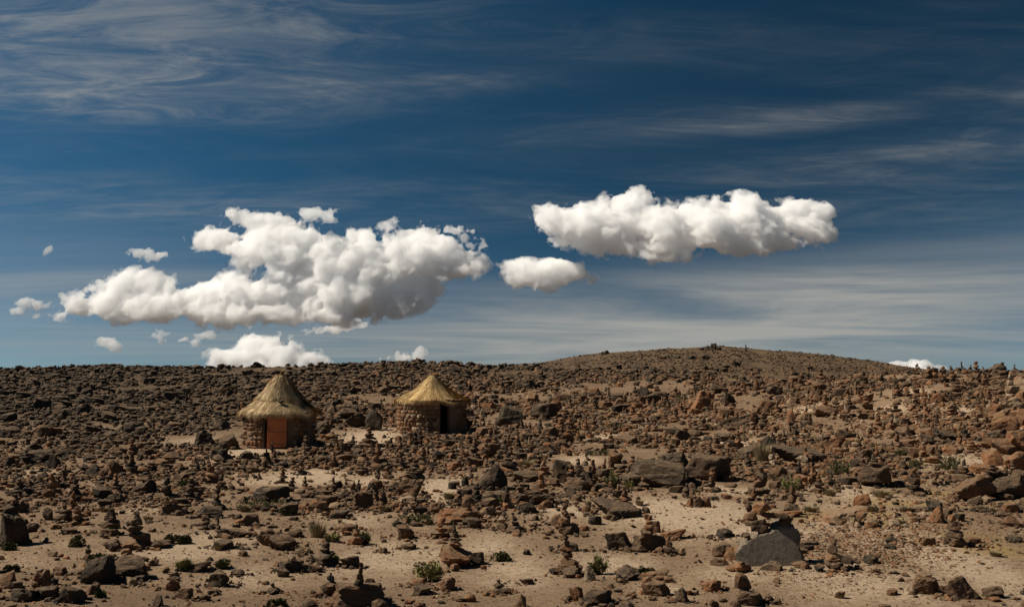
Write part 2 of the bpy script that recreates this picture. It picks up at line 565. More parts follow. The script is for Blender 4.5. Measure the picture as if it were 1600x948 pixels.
# volcanic rock; 'tint' (0..1) picks the kind of stone
ROCK_STOPS = [(0.00, (0.024, 0.020, 0.015)), (0.12, (0.044, 0.033, 0.022)), (0.26, (0.074, 0.048, 0.029)), (0.40, (0.115, 0.067, 0.037)),
              (0.54, (0.165, 0.085, 0.042)), (0.66, (0.225, 0.096, 0.040)), (0.78, (0.215, 0.137, 0.078)), (0.90, (0.280, 0.193, 0.118)), (1.0, (0.33, 0.25, 0.17))]
GREY_STOPS = [(0.0, (0.06, 0.046, 0.034)), (0.35, (0.135, 0.107, 0.080)), (0.6, (0.19, 0.155, 0.118)), (1.0, (0.31, 0.25, 0.19))]
def rock_material(name, lichen=0.35, stops=ROCK_STOPS):
    m, n, l, b = nmat(name)
    oi = N(n, l, 'ShaderNodeObjectInfo')
    a1 = N(n, l, 'ShaderNodeAttribute', attribute_name='tint', attribute_type='GEOMETRY').outputs['Fac']
    a2 = N(n, l, 'ShaderNodeAttribute', attribute_name='tint', attribute_type='OBJECT').outputs['Fac']
    pos = N(n, l, 'ShaderNodeNewGeometry').outputs['Position']
    tsum = N(n, l, 'ShaderNodeMath', {0: a1, 1: a2}, operation='ADD').outputs[0]
    n1 = nz(n, l, pos, 2.2, 6, 0.65)
    n2 = nz(n, l, pos, 11.0, 8, 0.7)
    n3 = nz(n, l, pos, 38.0, 5, 0.7)
    wob = N(n, l, 'ShaderNodeMath', {0: n1, 1: -0.5}, operation='ADD').outputs[0]
    t = N(n, l, 'ShaderNodeMath', {0: wob, 1: 0.8, 2: tsum}, operation='MULTIPLY_ADD').outputs[0]
    base = cramp(n, l, t, stops)
    c1 = mixc(n, l, mrange(n, l, n2, 0.46, 0.72, 0.0, 0.7), base, (0.045, 0.036, 0.030))
    c2 = mixc(n, l, mrange(n, l, n3, 0.36, 0.22, 0.0, 0.5), c1, (0.30, 0.22, 0.155))
    nl = nz(n, l, pos, 5.0, 8, 0.75, 0.6)
    c3 = mixc(n, l, mrange(n, l, nl, 0.60, 0.74, 0.0, lichen), c2, (0.105, 0.105, 0.062))
    # patchy soil tone painted on upward faces so the tops look sunlit
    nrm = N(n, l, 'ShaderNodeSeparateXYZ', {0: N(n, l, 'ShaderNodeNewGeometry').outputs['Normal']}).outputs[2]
    top_light = N(n, l, 'ShaderNodeMath', {0: mrange(n, l, nrm, 0.45, 0.95), 1: mrange(n, l, n2, 0.62, 0.38, 0.05, 0.55)}, operation='MULTIPLY').outputs[0]
    c3 = mixc(n, l, top_light, c3, (0.225, 0.15, 0.09))
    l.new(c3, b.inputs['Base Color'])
    hs = N(n, l, 'ShaderNodeMath', {0: n3, 1: 0.4, 2: n2}, operation='MULTIPLY_ADD').outputs[0]
    bp = N(n, l, 'ShaderNodeBump', {'Strength': 0.8, 'Distance': 0.05, 'Height': hs})
    l.new(bp.outputs[0], b.inputs['Normal'])
    return m
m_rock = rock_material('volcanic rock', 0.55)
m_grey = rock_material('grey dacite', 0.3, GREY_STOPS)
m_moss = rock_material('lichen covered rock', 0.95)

# ---------------------------------------------------------------- the ground sheet
ys = np.concatenate([np.linspace(-60, 8, 12), np.geomspace(10, 330, 470), np.geomspace(345, 45000, 40)])
us = np.linspace(-1, 1, 401)
YY, UU = np.meshgrid(ys, us, indexing='ij')
half = 22 + 0.72 * np.maximum(YY, 0) + 0.5 * np.maximum(-YY, 0)
XX = UU * half
ZZ = height(XX, YY)
gv = np.stack([XX, YY, ZZ], -1).reshape(-1, 3)
nyg, nxg = XX.shape
ii = np.arange(nyg * nxg).reshape(nyg, nxg)
gq = np.stack([ii[:-1, :-1], ii[:-1, 1:], ii[1:, 1:], ii[1:, :-1]], -1).reshape(-1, 4)
g_me = mesh_from('ground', gv, gq, True)
dry = sstep(58, 150, gv[:, 1] - 1.1 * np.clip(gv[:, 0], 0, 40)) * 0.95
dry = np.maximum(dry, sstep(40, 75, gv[:, 1]) * sstep(0.05, 0.28, -gv[:, 0] / np.maximum(gv[:, 1], 1)) * 0.9)
a_ = g_me.attributes.new('dryness', 'FLOAT', 'POINT'); a_.data.foreach_set('value', dry.astype(np.float32))
st = np.zeros(len(gv))
for px_, row_, rr in [(1260, 805, 1.3), (1300, 802, 1.4), (1350, 800, 1.5), (1400, 785, 1.6), (1440, 770, 1.4), (1370, 815, 1.1), (1560, 860, 1.2), (1530, 840, 1.2)]:
    p = hit(px_, row_)
    st = np.maximum(st, 1 - sstep(0.3, 1.0, np.hypot((gv[:, 0] - p[0]) / rr, (gv[:, 1] - p[1]) / rr)))
a_ = g_me.attributes.new('straw', 'FLOAT', 'POINT'); a_.data.foreach_set('value', (st * 0.8).astype(np.float32))
# bare trodden places, paler than the soil round them
CLEAR = [(1200, 832, 210, 18, .7), (950, 882, 90, 22, .75), (1330, 795, 120, 16, .6), (1040, 920, 60, 16, .6), (760, 850, 60, 20, .7), (1080, 800, 150, 26, .9), (1330, 770, 90, 16, .65), (1330, 905, 190, 45, .7), (470, 747, 85, 16, .9), (575, 752, 40, 12, .7), (685, 765, 40, 20, .85), (575, 682, 60, 14, 1.0), (385, 706, 50, 8, .9),
         (300, 688, 45, 8, .6), (60, 738, 60, 10, .6), (300, 855, 120, 28, .7), (600, 872, 110, 34, .8), (800, 890, 80, 36, .7), (60, 870, 90, 26, .6), (950, 684, 50, 8, .7), (1390, 640, 60, 10, .7), (1150, 692, 60, 8, .7), (1500, 640, 40, 9, .6),
         (1430, 612, 40, 6, .6), (190, 665, 60, 8, .6), (1260, 640, 30, 7, .6), (880, 795, 60, 16, .7), (1500, 880, 110, 70, .75), (1150, 900, 100, 24, .7), (230, 795, 60, 10, .6), (910, 720, 40, 10, .7), (1130, 765, 70, 10, .7), (1500, 720, 90, 22, .6), (400, 900, 90, 30, .6), (1340, 830, 120, 26, .7), (560, 812, 60, 12, .6)]
worn = np.zeros(len(gv))
for cx_, cy_, rx_, ry_, s_ in CLEAR:
    p0, p1, p2 = hit(cx_, cy_), hit(cx_ + rx_, cy_), hit(cx_, cy_ - ry_)
    if p0 is None or p2 is None: continue
    qx, qy = abs(p1[0] - p0[0]), max(abs(p2[1] - p0[1]), .5)
    q = ((gv[:, 0] - p0[0]) / qx) ** 2 + ((gv[:, 1] - p0[1]) / qy) ** 2
    bright = s_ if cx_ > 250 else s_ * .6
    worn = np.maximum(worn, bright * np.exp(-q))
a_ = g_me.attributes.new('worn', 'FLOAT', 'POINT'); a_.data.foreach_set('value', worn.astype(np.float32))
ground = new_obj('ground', g_me, m_soil)
tag(ground, 'dry tan volcanic soil rising to low dark hills', 'ground', kind='structure')
print('ground', len(gq) * 2, time.time() - T0)
# ---------------------------------------------------------------- rock shapes
def ico(sub):
    bm = bmesh.new(); bmesh.ops.create_icosphere(bm, subdivisions=sub, radius=1.0)
    v = np.array([p.co[:] for p in bm.verts]); f = np.array([[q.index for q in p.verts] for p in bm.faces])
    bm.free()
    return v, f
ICO = {s: ico(s) for s in (1, 2, 3, 4)}

def rock_unit(seed, sub, style):
    """angular stone in a unit box: base at 0, top at 1, one metre across"""
    r = np.random.default_rng(seed)
    v, f = ICO[sub]
    npl = {'block': 11, 'slab': 12, 'round': 20, 'shard': 11}[style]
    nrm = r.standard_normal((npl, 3)); nrm /= np.linalg.norm(nrm, axis=1)[:, None]
    off = r.uniform(0.5, 0.95, npl)
    if style == 'slab':
        nrm[0] = (r.normal(0, .12), r.normal(0, .12), 1); nrm[1] = (r.normal(0, .1), r.normal(0, .1), -1); off[:2] = 0.42
    if style == 'block':
        nrm[0] = (r.normal(0, .2), r.normal(0, .2), 1); nrm[1] = (r.normal(0, .1), r.normal(0, .1), -1); off[:2] = 0.62
        a = r.uniform(0, 6.28)
        for k in range(4):
            nrm[2 + k] = (math.cos(a + k * 1.57 + r.normal(0, .2)), math.sin(a + k * 1.57 + r.normal(0, .2)), r.normal(0, .22)); off[2 + k] = r.uniform(.55, .85)
    if style == 'shard':
        nrm[0] = (0, 0, -1); off[0] = 0.5
        for k in range(4):
            a = k * 1.57 + r.normal(0, .5); nrm[1 + k] = (math.cos(a), math.sin(a), r.uniform(-.15, .75)); off[1 + k] = r.uniform(.4, .85)
    nrm /= np.linalg.norm(nrm, axis=1)[:, None]
    dots = v @ nrm.T
    rad = np.min(np.where(dots > 0.06, off / np.maximum(dots, 0.06), 9), axis=1)
    rad = np.minimum(rad, 1.25)
    p = v * rad[:, None]
    sh = r.uniform(0, 50, 3)
    dn = np.array([mnoise.fractal(Vector(q * 1.7 + sh), 0.75, 2.1, 5) for q in p])
    rn = np.array([mnoise.ridged_multi_fractal(Vector(q * 2.4 + sh), 0.9, 2.2, 4, 0.9, 1.6) for q in p]) if sub > 2 else 0 * dn + 1
    p = p * (1 + 0.15 * dn - 0.055 * (rn - 1.0))[:, None]
    lo, hi = p.min(0), p.max(0)
    p = (p - (lo + hi) / 2) / (hi - lo)
    p[:, 2] += 0.5
    return p, f

STY = ['block', 'slab', 'round', 'shard']
LIB = {}
for sub, cnt in ((4, 3), (3, 5), (2, 6), (1, 5)):
    for s_i, sty in enumerate(STY):
        LIB[(sub, sty)] = [rock_unit(1000 * sub + 100 * s_i + k, sub, sty) for k in range(cnt)]
LIBME = {}
def lib_mesh(sub, sty, k):
    key = (sub, sty, k)
    if key not in LIBME:
        v, f = LIB[(sub, sty)][k]
        me = mesh_from('rock_shape', v, f, False)
        me.materials.append(m_rock)
        LIBME[key] = me
    return LIBME[key]

# very small stones: rough 8-point lumps
TINY = []
for k in range(8):
    r = np.random.default_rng(400 + k)
    bm = bmesh.new()
    for q in range(9):
        d = r.standard_normal(3); d /= np.linalg.norm(d); bm.verts.new(d * r.uniform(.8, 1.1))
    bmesh.ops.convex_hull(bm, input=bm.verts)
    bmesh.ops.delete(bm, geom=[v for v in bm.verts if not v.link_faces], context='VERTS')
    bmesh.ops.triangulate(bm, faces=bm.faces)
    bm.verts.index_update()
    v = np.array([p.co[:] for p in bm.verts]); f = np.array([[q.index for q in p.verts] for p in bm.faces]); bm.free()
    lo, hi = v.min(0), v.max(0); v = (v - (lo + hi) / 2) / (hi - lo); v[:, 2] += .5
    TINY.append((v, f))

class Joined:
    """many small stones joined into one mesh with their own stone tint"""
    def __init__(self): self.v, self.f, self.t, self.n = [], [], [], 0
    def add_many(self, shapes, pos, size, rotz, tilt, tint, r):
        which = r.integers(0, len(shapes), len(pos))
        for k, (v, f) in enumerate(shapes):
            q = np.where(which == k)[0]
            if not len(q): continue
            P = v[None] * size[q][:, None]
            c, s = np.cos(rotz[q])[:, None], np.sin(rotz[q])[:, None]
            ty = tilt[q][:, None]
            X, Y, Z = P[..., 0], P[..., 1], P[..., 2]
            X, Z = X * np.cos(ty) + Z * np.sin(ty), -X * np.sin(ty) + Z * np.cos(ty)
            P = np.stack([X * c - Y * s, X * s + Y * c, Z], -1) + pos[q][:, None]
            m = len(v)
            F = f[None] + (np.arange(len(q)) * m)[:, None, None] + self.n
            self.v.append(P.reshape(-1, 3)); self.f.append(F.reshape(-1, 3))
            self.t.append(np.repeat(tint[q], m)); self.n += len(q) * m
    def build(self, name, mat):
        me = mesh_from(name, np.concatenate(self.v), np.concatenate(self.f), False)
        a = me.attributes.new('tint', 'FLOAT', 'POINT')
        a.data.foreach_set('value', np.concatenate(self.t).astype(np.float32))
        return new_obj(name, me, mat)

THINGS = []          # (object, kind, info) for labelling
BASES = []           # feet of boulders and cairns, for the rubble heaped round them
OCC = []             # occupied discs (x, y, r)

def add_boulder(px, row, w, h, tint=0.3, sty=None, depth=None, mat=None, seed=None, yaw=None, sub=3, tilt=0.0, lift=0.0, note=None, sink=0.1):
    """a boulder whose foot shows at (px, row) and which looks w by h photograph pixels"""
    p = hit(px, row)
    if p is None: return None
    r = np.random.default_rng(seed if seed is not None else int(px * 131 + row * 17))
    m = p[1] / FOC
    W, H = w * m, h * m
    D = depth if depth else W * r.uniform(0.7, 1.0)
    sty = sty or STY[r.integers(0, 4)]
    if w > 34 and sub == 3: sub = 4
    k = int(r.integers(0, len(LIB[(sub, sty)])))
    y = p[1] + D * 0.42
    x = p[0] * y / p[1]
    z = float(height(x, y))
    z = min(z, p[2]) if lift == 0 else p[2]
    me = lib_mesh(sub, sty, k)
    if mat is not None:
        key = (sub, sty, k, 'lichen')
        if key not in LIBME:
            LIBME[key] = me.copy(); LIBME[key].materials.clear(); LIBME[key].materials.append(mat)
        me = LIBME[key]
    o = new_obj('boulder' if W > 0.55 else 'rock', me)
    o.location = (x, y, z - sink * H + lift)
    o.scale = (W, D, H * (1 + sink))
    ya = r.uniform(-0.35, 0.35) + (math.pi if r.random() < .5 else 0) if yaw is None else yaw
    o.rotation_euler = (r.normal(0, .05), tilt, ya)
    o['tint'] = float(tint)
    OCC.append((x, y, max(W, D) * 0.5))
    BASES.append((x, y, W, D, tint))
    THINGS.append(dict(o=o, kind='boulder' if W > 0.55 else 'rock', px=px, row=row - h / 2, w=w, h=h, tint=tint, sty=sty, W=W, note=note, mossy=mat is not None))
    return o

def add_cairn(px, row, h, w, n=4, tint=0.4, seed=None, base_z=None, base_xy=None, spread=0, note=None, sub=2, lean=0.0):
    """small stacked-stone cairn: foot at (px, row), h tall and w wide in photograph pixels"""
    p = hit(px, row)
    if p is None: return None
    r = np.random.default_rng(seed if seed is not None else int(px * 77 + row * 13))
    if base_xy is not None:
        p = np.array([base_xy[0], base_xy[1], base_z])
    m = p[1] / FOC
    H, W = h * m, w * m
    e = bpy.data.objects.new('cairn', None); COL.objects.link(e)
    e.empty_display_size = 0.1
    x, y = p[0], p[1] + (0.35 * W if base_xy is None else 0)
    gz = float(height(x, y)) if base_xy is None else p[2]
    if base_xy is None: gz = min(gz, p[2])
    e.location = (x, y, gz)
    # stones get smaller upwards
    hs = np.array([r.uniform(.75, 1.2) * (1 - 0.10 * k) for k in range(n)]); hs = hs / hs.sum() * H * 1.08
    z = -0.06 * hs[0]
    ox = oy = 0.0
    for k in range(n):
        f = 1 - 0.78 * (k / max(n - 1, 1)) ** 0.85
        ww = W * max(0.26, f) * r.uniform(.82, 1.12)
        ww = max(ww, hs[k] * 0.75)
        dd = ww * r.uniform(.7, 1.0)
        sty = ['slab', 'block', 'round', 'block', 'shard'][r.integers(0, 5 if k == n - 1 else 4)]
        s = new_obj('stone', lib_mesh(sub, sty, int(r.integers(0, len(LIB[(sub, sty)])))), parent=e)
        s.location = (ox, oy, z)
        s.scale = (ww, dd, hs[k])
        s.rotation_euler = (r.normal(0, .07), r.normal(0, .10), r.uniform(0, 6.28))
        s['tint'] = float(np.clip(tint + r.normal(0, .13), 0.05, 0.97))
        z += hs[k] * 0.90
        ox += r.normal(0, .07) * ww + lean * hs[k]; oy += r.normal(0, .05) * ww
    for k in range(spread):                 # stones heaped round the foot
        a = r.uniform(0, 6.28); q = W * r.uniform(.45, .95)
        sx, sy = math.cos(a) * q * 1.3, math.sin(a) * q * 0.8
        hh = H * r.uniform(.12, .30); ww = hh * r.uniform(1.1, 2.0)
        sty = STY[r.integers(0, 3)]
        s = new_obj('stone', lib_mesh(sub, sty, int(r.integers(0, len(LIB[(sub, sty)])))), parent=e)
        zz = (float(height(x + sx, y + sy)) - gz) if base_xy is None else 0
        s.location = (sx, sy, zz - .15 * hh)
        s.scale = (ww, ww * r.uniform(.7, 1), hh); s.rotation_euler = (0, r.normal(0, .15), r.uniform(0, 6.28))
        s['tint'] = float(np.clip(tint + r.normal(0, .15), 0.05, 0.97))
    OCC.append((x, y, W * 0.6))
    if base_xy is None and h > 14: BASES.append((x, y, W * .9, W * .9, tint))
    THINGS.append(dict(o=e, kind='cairn', px=px, row=row - h / 2, w=w, h=h, tint=tint, n=n, spread=spread, W=W, H=H, note=note))
    return e
# ---------------------------------------------------------------- thatched stone huts
def simple_mat(name, col, rough=0.9, var=0.35, scale=14.0, bump=0.4, stretch=None, dark=None):
    m, n, l, b = nmat(name)
    b.inputs['Roughness'].default_value = rough
    tcn = N(n, l, 'ShaderNodeTexCoord').outputs['Object']
    vec = tcn
    if stretch:
        vec = N(n, l, 'ShaderNodeMapping', {0: tcn, 'Scale': stretch}).outputs[0]
    f = nz(n, l, vec, scale, 8, 0.65)
    d = dark if dark else tuple(c * (1 - var) for c in col)
    c = cramp(n, l, f, [(0.3, d), (0.7, col)])
    l.new(c, b.inputs['Base Color'])
    bp = N(n, l, 'ShaderNodeBump', {'Strength': bump, 'Distance': 0.02, 'Height': f})
    l.new(bp.outputs[0], b.inputs['Normal'])
    return m
m_mud = simple_mat('mud mortar', (0.22, 0.14, 0.09), var=0.5)
m_door = simple_mat('rust brown painted sheet', (0.46, 0.155, 0.065), rough=0.7, var=0.3, scale=3.0, bump=0.1)
m_wood = simple_mat('weathered timber', (0.085, 0.055, 0.035), var=0.5, scale=8, stretch=(1, 1, 6))
m_straw_bed = simple_mat('thatch bed', (0.36, 0.24, 0.11), var=0.55, scale=26, bump=1.0)

def straw_material(name, stops):
    m, n, l, b = nmat(name)
    b.inputs['Roughness'].default_value = 0.75
    a = N(n, l, 'ShaderNodeAttribute', attribute_name='tint', attribute_type='GEOMETRY').outputs['Fac']
    l.new(cramp(n, l, a, stops), b.inputs['Base Color'])
    return m
m_straw_a = straw_material('grey gold ichu thatch', [(0, (0.20, 0.13, 0.065)), (.35, (0.46, 0.32, 0.165)), (.75, (0.64, 0.47, 0.26)), (1, (0.75, 0.59, 0.37))])
m_straw_b = straw_material('golden ichu thatch', [(0, (0.24, 0.145, 0.06)), (.3, (0.56, 0.37, 0.155)), (.7, (0.74, 0.52, 0.24)), (1, (0.82, 0.64, 0.36))])

def straw_mesh(name, strands, mat, parent):
    """strands: rows of (p0, p1, p2, width, tint): bent flat stalks"""
    V, F, T = [], [], []
    k = 0
    for p0, p1, p2, w, t in strands:
        d = p2 - p0
        side = np.cross(d, (0.3, 0.2, 1.0)); side = side / (np.linalg.norm(side) + 1e-9) * w
        V += [p0 - side, p0 + side, p1 - side, p1 + side, p2]
        F += [(k, k + 1, k + 3), (k, k + 3, k + 2), (k + 2, k + 3, k + 4)]
        T += [t] * 5; k += 5
    me = mesh_from(name, np.array(V), np.array(F), False)
    a = me.attributes.new('tint', 'FLOAT', 'POINT'); a.data.foreach_set('value', np.array(T, np.float32))
    return new_obj(name, me, mat, parent)

def ring_mesh(R0, R1, z0, z1, gaps, seg=72):
    """wall ring between two radii with gaps given as (angle0, angle1, lintel height)"""
    bm = bmesh.new()
    for k in range(seg):
        a0, a1 = 2 * math.pi * k / seg, 2 * math.pi * (k + 1) / seg
        am = (a0 + a1) / 2
        zb = z0
        for g0, g1, lh in gaps:
            if g0 < am < g1: zb = lh
        vs = []
        for a in (a0, a1):
            for R in (R0, R1):
                for z in (zb, z1):
                    vs.append(bm.verts.new((R * math.cos(a), R * math.sin(a), z)))
        q = vs
        for f in ((0, 1, 5, 4), (2, 6, 7, 3), (1, 3, 7, 5), (0, 4, 6, 2), (0, 2, 3, 1), (4, 5, 7, 6)):
            bm.faces.new([q[i] for i in f])
    bmesh.ops.remove_doubles(bm, verts=bm.verts, dist=0.0005)
    seen, kill = {}, []
    for f in bm.faces:
        key = tuple(sorted(v.index for v in f.verts))
    me = bpy.data.meshes.new('wall')
    bm.to_mesh(me); bm.free()
    return me

def box_mesh(name, sx, sy, sz, bev=0.006):
    bm = bmesh.new(); bmesh.ops.create_cube(bm, size=1)
    for v in bm.verts: v.co = Vector((v.co.x * sx, v.co.y * sy, (v.co.z + .5) * sz))
    bmesh.ops.bevel(bm, geom=list(bm.edges), offset=bev, segments=1, affect='EDGES')
    me = bpy.data.meshes.new(name); bm.to_mesh(me); bm.free()
    return me

def make_hut(hd, name, label, wall_h, eave_r, roof_h, profile, door_ang, door_w, door_h, seed, straw, n_straw, knot, has_door, tiers, wall_tint):
    r = np.random.default_rng(seed)
    R = hd['R']
    root = bpy.data.objects.new(name, None); COL.objects.link(root)
    cy = hd['y'] + R * 0.95; cx = hd['x'] * cy / hd['y']
    gz = hd['z']
    root.location = (cx, cy, gz)
    tag(root, label, 'hut', 'round thatched stone huts')
    # angle of the direction to the camera, seen from the hut (local frame: world axes)
    face = math.atan2(-cy, -cx) % (2 * math.pi)
    da = door_ang; dw = door_w / R
    g0, g1 = face + da - dw / 2, face + da + dw / 2
    w_me = ring_mesh(R - 0.34, R - 0.07, -0.25, wall_h, [(g0, g1, door_h)], 120)
    wall = new_obj('wall', w_me, m_mud, root)
    # wall stones, laid in rough courses with recessed mud joints
    z = -0.08
    course = 0
    shapes = [LIB[(2, 'block')][k] for k in range(6)]
    while z < wall_h - 0.04:
        ch = min(r.uniform(0.15, 0.28), wall_h - z + 0.02)
        a = face - 2.05 + r.uniform(0, .1)
        while a < face + 2.05:
            w = r.uniform(0.20, 0.52)
            am = a + w / R / 2
            a_next = a + w / R
            if z < door_h - 0.05 and g0 - 0.03 < a_next and a < g1 + 0.03:
                # butt against the door jamb
                if a < g0 - 0.10 / R:
                    w = (g0 - a) * R - 0.01; am = a + w / R / 2; a_next = g1 + 0.012
                else:
                    a = max(a_next, g1 + 0.012); continue
            k = int(r.integers(0, 6))
            s = new_obj('stone', lib_mesh(2, 'block', k), parent=wall)
            rr = R - 0.10 + r.uniform(-0.03, 0.035)
            s.location = (rr * math.cos(am), rr * math.sin(am), z)
            s.scale = (r.uniform(.22, .32), w * r.uniform(.9, 1.02), ch * r.uniform(.85, 1.04))
            s.rotation_euler = (r.normal(0, .08), r.normal(0, .05), am)
            s['tint'] = float(np.clip(wall_tint + r.normal(0, .2), .08, .95))
            a = a_next
        z += ch; course += 1
    # lintel over the doorway
    am = face + da
    lt = new_obj('lintel', box_mesh('lintel', 0.22, door_w + 0.22, 0.08), m_wood, root)
    lt.location = ((R - .10) * math.cos(am), (R - .10) * math.sin(am), door_h); lt.rotation_euler = (0, 0, am)
    if has_door:
        fr = new_obj('door_frame', None, None, root)
        fr.location = ((R - .02) * math.cos(am), (R - .02) * math.sin(am), 0); fr.rotation_euler = (0, 0, am)
        for sgn in (-1, 1):
            jb = new_obj('jamb', box_mesh('jamb', 0.09, 0.055, door_h - 0.004), m_wood, fr); jb.location = (-.03, sgn * (door_w / 2 - .03), 0)
        dr = new_obj('door', box_mesh('door', 0.035, door_w - 0.22, door_h - 0.17), m_door, root)
        dr.location = ((R + .03) * math.cos(am + .045), (R + .03) * math.sin(am + .045), 0.05); dr.rotation_euler = (0, 0, am + 0.10)
        dr['label'] = 'plain rust brown door standing slightly ajar'
        for zz in (0.10, 0.62, 1.14):
            bt = new_obj('batten', box_mesh('batten', 0.022, door_w - 0.26, 0.07), m_door, dr); bt.location = (0.0295, 0, zz)
        hn = new_obj('handle', box_mesh('handle', 0.05, 0.03, 0.10), m_wood, dr); hn.location = (0.04, -(door_w - .22) / 2 + .06, 0.78)
    # roof: lathe of the profile with a thick eave
    pr = profile
    pts = [(eave_r * u, wall_h - 0.10 + roof_h * vv) for u, vv in pr]
    seg = 64
    V, F = [], []
    ph = r.uniform(0, 6.28, 4)
    def sag(a):
        return 0.055 * math.sin(2 * a + ph[0]) + 0.045 * math.sin(5 * a + ph[1]) + 0.025 * math.sin(9 * a + ph[2])
    def flare(a):
        return 1 + 0.035 * math.sin(3 * a + ph[3]) + 0.022 * math.sin(7 * a + ph[1])
    wob = [flare(2 * math.pi * k / seg) for k in range(seg)]
    full = pts + [(pts[-1][0] * 0.0 + 0.001, pts[-1][1])]
    lo = [(pts[0][0] - 0.10, pts[0][1] - 0.10), (R - .30, wall_h + 0.02)]
    line = lo[::-1] + full
    for ri, (rad, zz) in enumerate(line):
        for k in range(seg):
            a = 2 * math.pi * k / seg
            V.append((rad * math.cos(a) * wob[k], rad * math.sin(a) * wob[k], zz + sag(a) * (rad / eave_r)))
    for ri in range(len(line) - 1):
        for k in range(seg):
            F.append((ri * seg + k, ri * seg + (k + 1) % seg, (ri + 1) * seg + (k + 1) % seg, (ri + 1) * seg + k))
    roof = new_obj('roof', mesh_from('roof', np.array(V), np.array(F), True), m_straw_bed, root)
    # straw
    cr = np.array([p[0] for p in pts]); cz = np.array([p[1] for p in pts])      # eave (large r) to tip
    slen = np.concatenate([[0], np.cumsum(np.hypot(np.diff(cr), np.diff(cz)))])
    L = slen[-1]
    def on(s, a, off=0.0):
        s = np.clip(s, 0, L)
        rr, zz = np.interp(s, slen, cr), np.interp(s, slen, cz)
        zz = zz + sag(a) * (rr / eave_r)
        rr = rr * flare(a)
        return np.array([(rr + off * .6) * math.cos(a), (rr + off * .6) * math.sin(a), zz + off])
    strands = []
    tone = r.normal(0, 1.25, 48)
    def tint_at(a, s):
        return 0.52 + 0.17 * np.interp((a % 6.2832) / 6.2832 * 48, np.arange(48), tone) + r.normal(0, .2)
    for k in range(n_straw):
        a = r.uniform(0, 2 * math.pi)
        s = L * (1 - math.sqrt(1 - r.random() * 0.985))
        ln = r.uniform(.30, .62)
        a2 = a + r.normal(0, .035) * (1.8 / max(.35, np.interp(s, slen, cr)))
        off = abs(r.normal(0, .018)) + 0.008
        for th in tiers:
            if s > L * th: off += 0.075
        p0, p1 = on(s + ln * .5, a, off * .6), on(s, (a + a2) / 2, off)
        if s - ln * .5 < 0:                                    # eave fringe hangs over the edge
            e = on(0, a2, off); q = s - ln * .5
            p2 = e + np.array([math.cos(a2) * 0.35, math.sin(a2) * 0.35, -0.95]) * (-q) * r.uniform(.3, .75)
        else:
            p2 = on(s - ln * .5, a2, off + r.uniform(0, .02))
        strands.append((p0, p1, p2, r.uniform(.008, .018), np.clip(tint_at(a, s), 0, 1)))
    for k in range(1500):                                      # ragged eave
        a = r.uniform(0, 2 * math.pi); off = r.uniform(.0, .05)
        p0 = on(r.uniform(.05, .3), a, off); p1 = on(0, a, off)
        p2 = p1 + np.array([math.cos(a) * r.uniform(.0, .6), math.sin(a) * r.uniform(0, .6), -1]) * r.uniform(.05, .30)
        strands.append((p0, p1, p2, r.uniform(.008, .018), np.clip(tint_at(a, 0) - .05, 0, 1)))
    for th in tiers:                                           # fringe where an upper layer of thatch ends
        for k in range(900):
            a = r.uniform(0, 2 * math.pi); s = L * th + r.normal(0, .05)
            p0 = on(s + .22, a, .11); p1 = on(s + .03, a, .12); p2 = on(s - r.uniform(.06, .2), a + r.normal(0, .03), r.uniform(.05, .13))
            strands.append((p0, p1, p2, r.uniform(.008, .018), np.clip(tint_at(a, s) + .05, 0, 1)))
    st = straw_mesh('thatch', strands, straw, roof)
    st['kind'] = 'stuff'
    # twisted top knot
    ks = []
    top = np.array([0, 0, pts[-1][1] - 0.08])
    for k in range(420):
        a = r.uniform(0, 6.283); q = r.uniform(0.02, .12)
        b0 = top + np.array([math.cos(a) * q * 1.6, math.sin(a) * q * 1.6, -r.uniform(.1, .35)])
        b1 = top + np.array([math.cos(a) * q * .7 + knot[0] * .45, math.sin(a) * q * .7, knot[2] * .55])
        b2 = top + np.array([math.cos(a) * q * .6 + knot[0], math.sin(a) * q * .6 + knot[1], knot[2] * r.uniform(.8, 1.1)])
        ks.append((b0, b1, b2, r.uniform(.007, .013), np.clip(.5 + r.normal(0, .2), 0, 1)))
    tk = straw_mesh('top_knot', ks, straw, roof); tk['kind'] = 'stuff'
    OCC.append((cx, cy, R + 0.5))
    for q in (0.8, 1.9):                      # trodden ground before the doorway stays clear
        OCC.append((cx + (R + q) * math.cos(am), cy + (R + q) * math.sin(am), 1.0))
    return root, roof, (cx, cy, gz)

hutA, roofA, posA = make_hut(HUTS[0], 'stone_hut', 'round stone hut with shaggy two-tier straw roof and a rust brown door',
    1.62, 1.86, 1.78, [(1.0, 0), (.82, .13), (.62, .29), (.47, .44), (.35, .60), (.27, .72), (.20, .82), (.13, .92), (.08, 1.0)],
    -0.12, 1.06, 1.50, 301, m_straw_a, 7500, (0.10, 0.0, 0.32), True, (0.42,), 0.60)
hutB, roofB, posB = make_hut(HUTS[1], 'stone_hut', 'round stone hut with neat golden straw roof and a black open doorway',
    1.80, 2.00, 1.38, [(1.0, 0), (.78, .16), (.57, .34), (.41, .51), (.28, .68), (.18, .82), (.10, .94), (.05, 1.0)],
    0.40, 0.66, 1.66, 302, m_straw_b, 7000, (0.16, 0.0, 0.20), False, (), 0.68)
for hh, n_ in ((hutA, 0), (hutB, 1)):
    THINGS.append(dict(o=hh, kind='hut'))
# stone weighing down the thatch of the left hut
wst = new_obj('roof_stone', lib_mesh(2, 'round', 2))
wst.location = (posA[0] + 0.32, posA[1] - 1.28, posA[2] + 2.02); wst.scale = (.26, .2, .16); wst['tint'] = 0.1
tag(wst, 'small dark stone lying on the front of the left hut roof', 'stone')
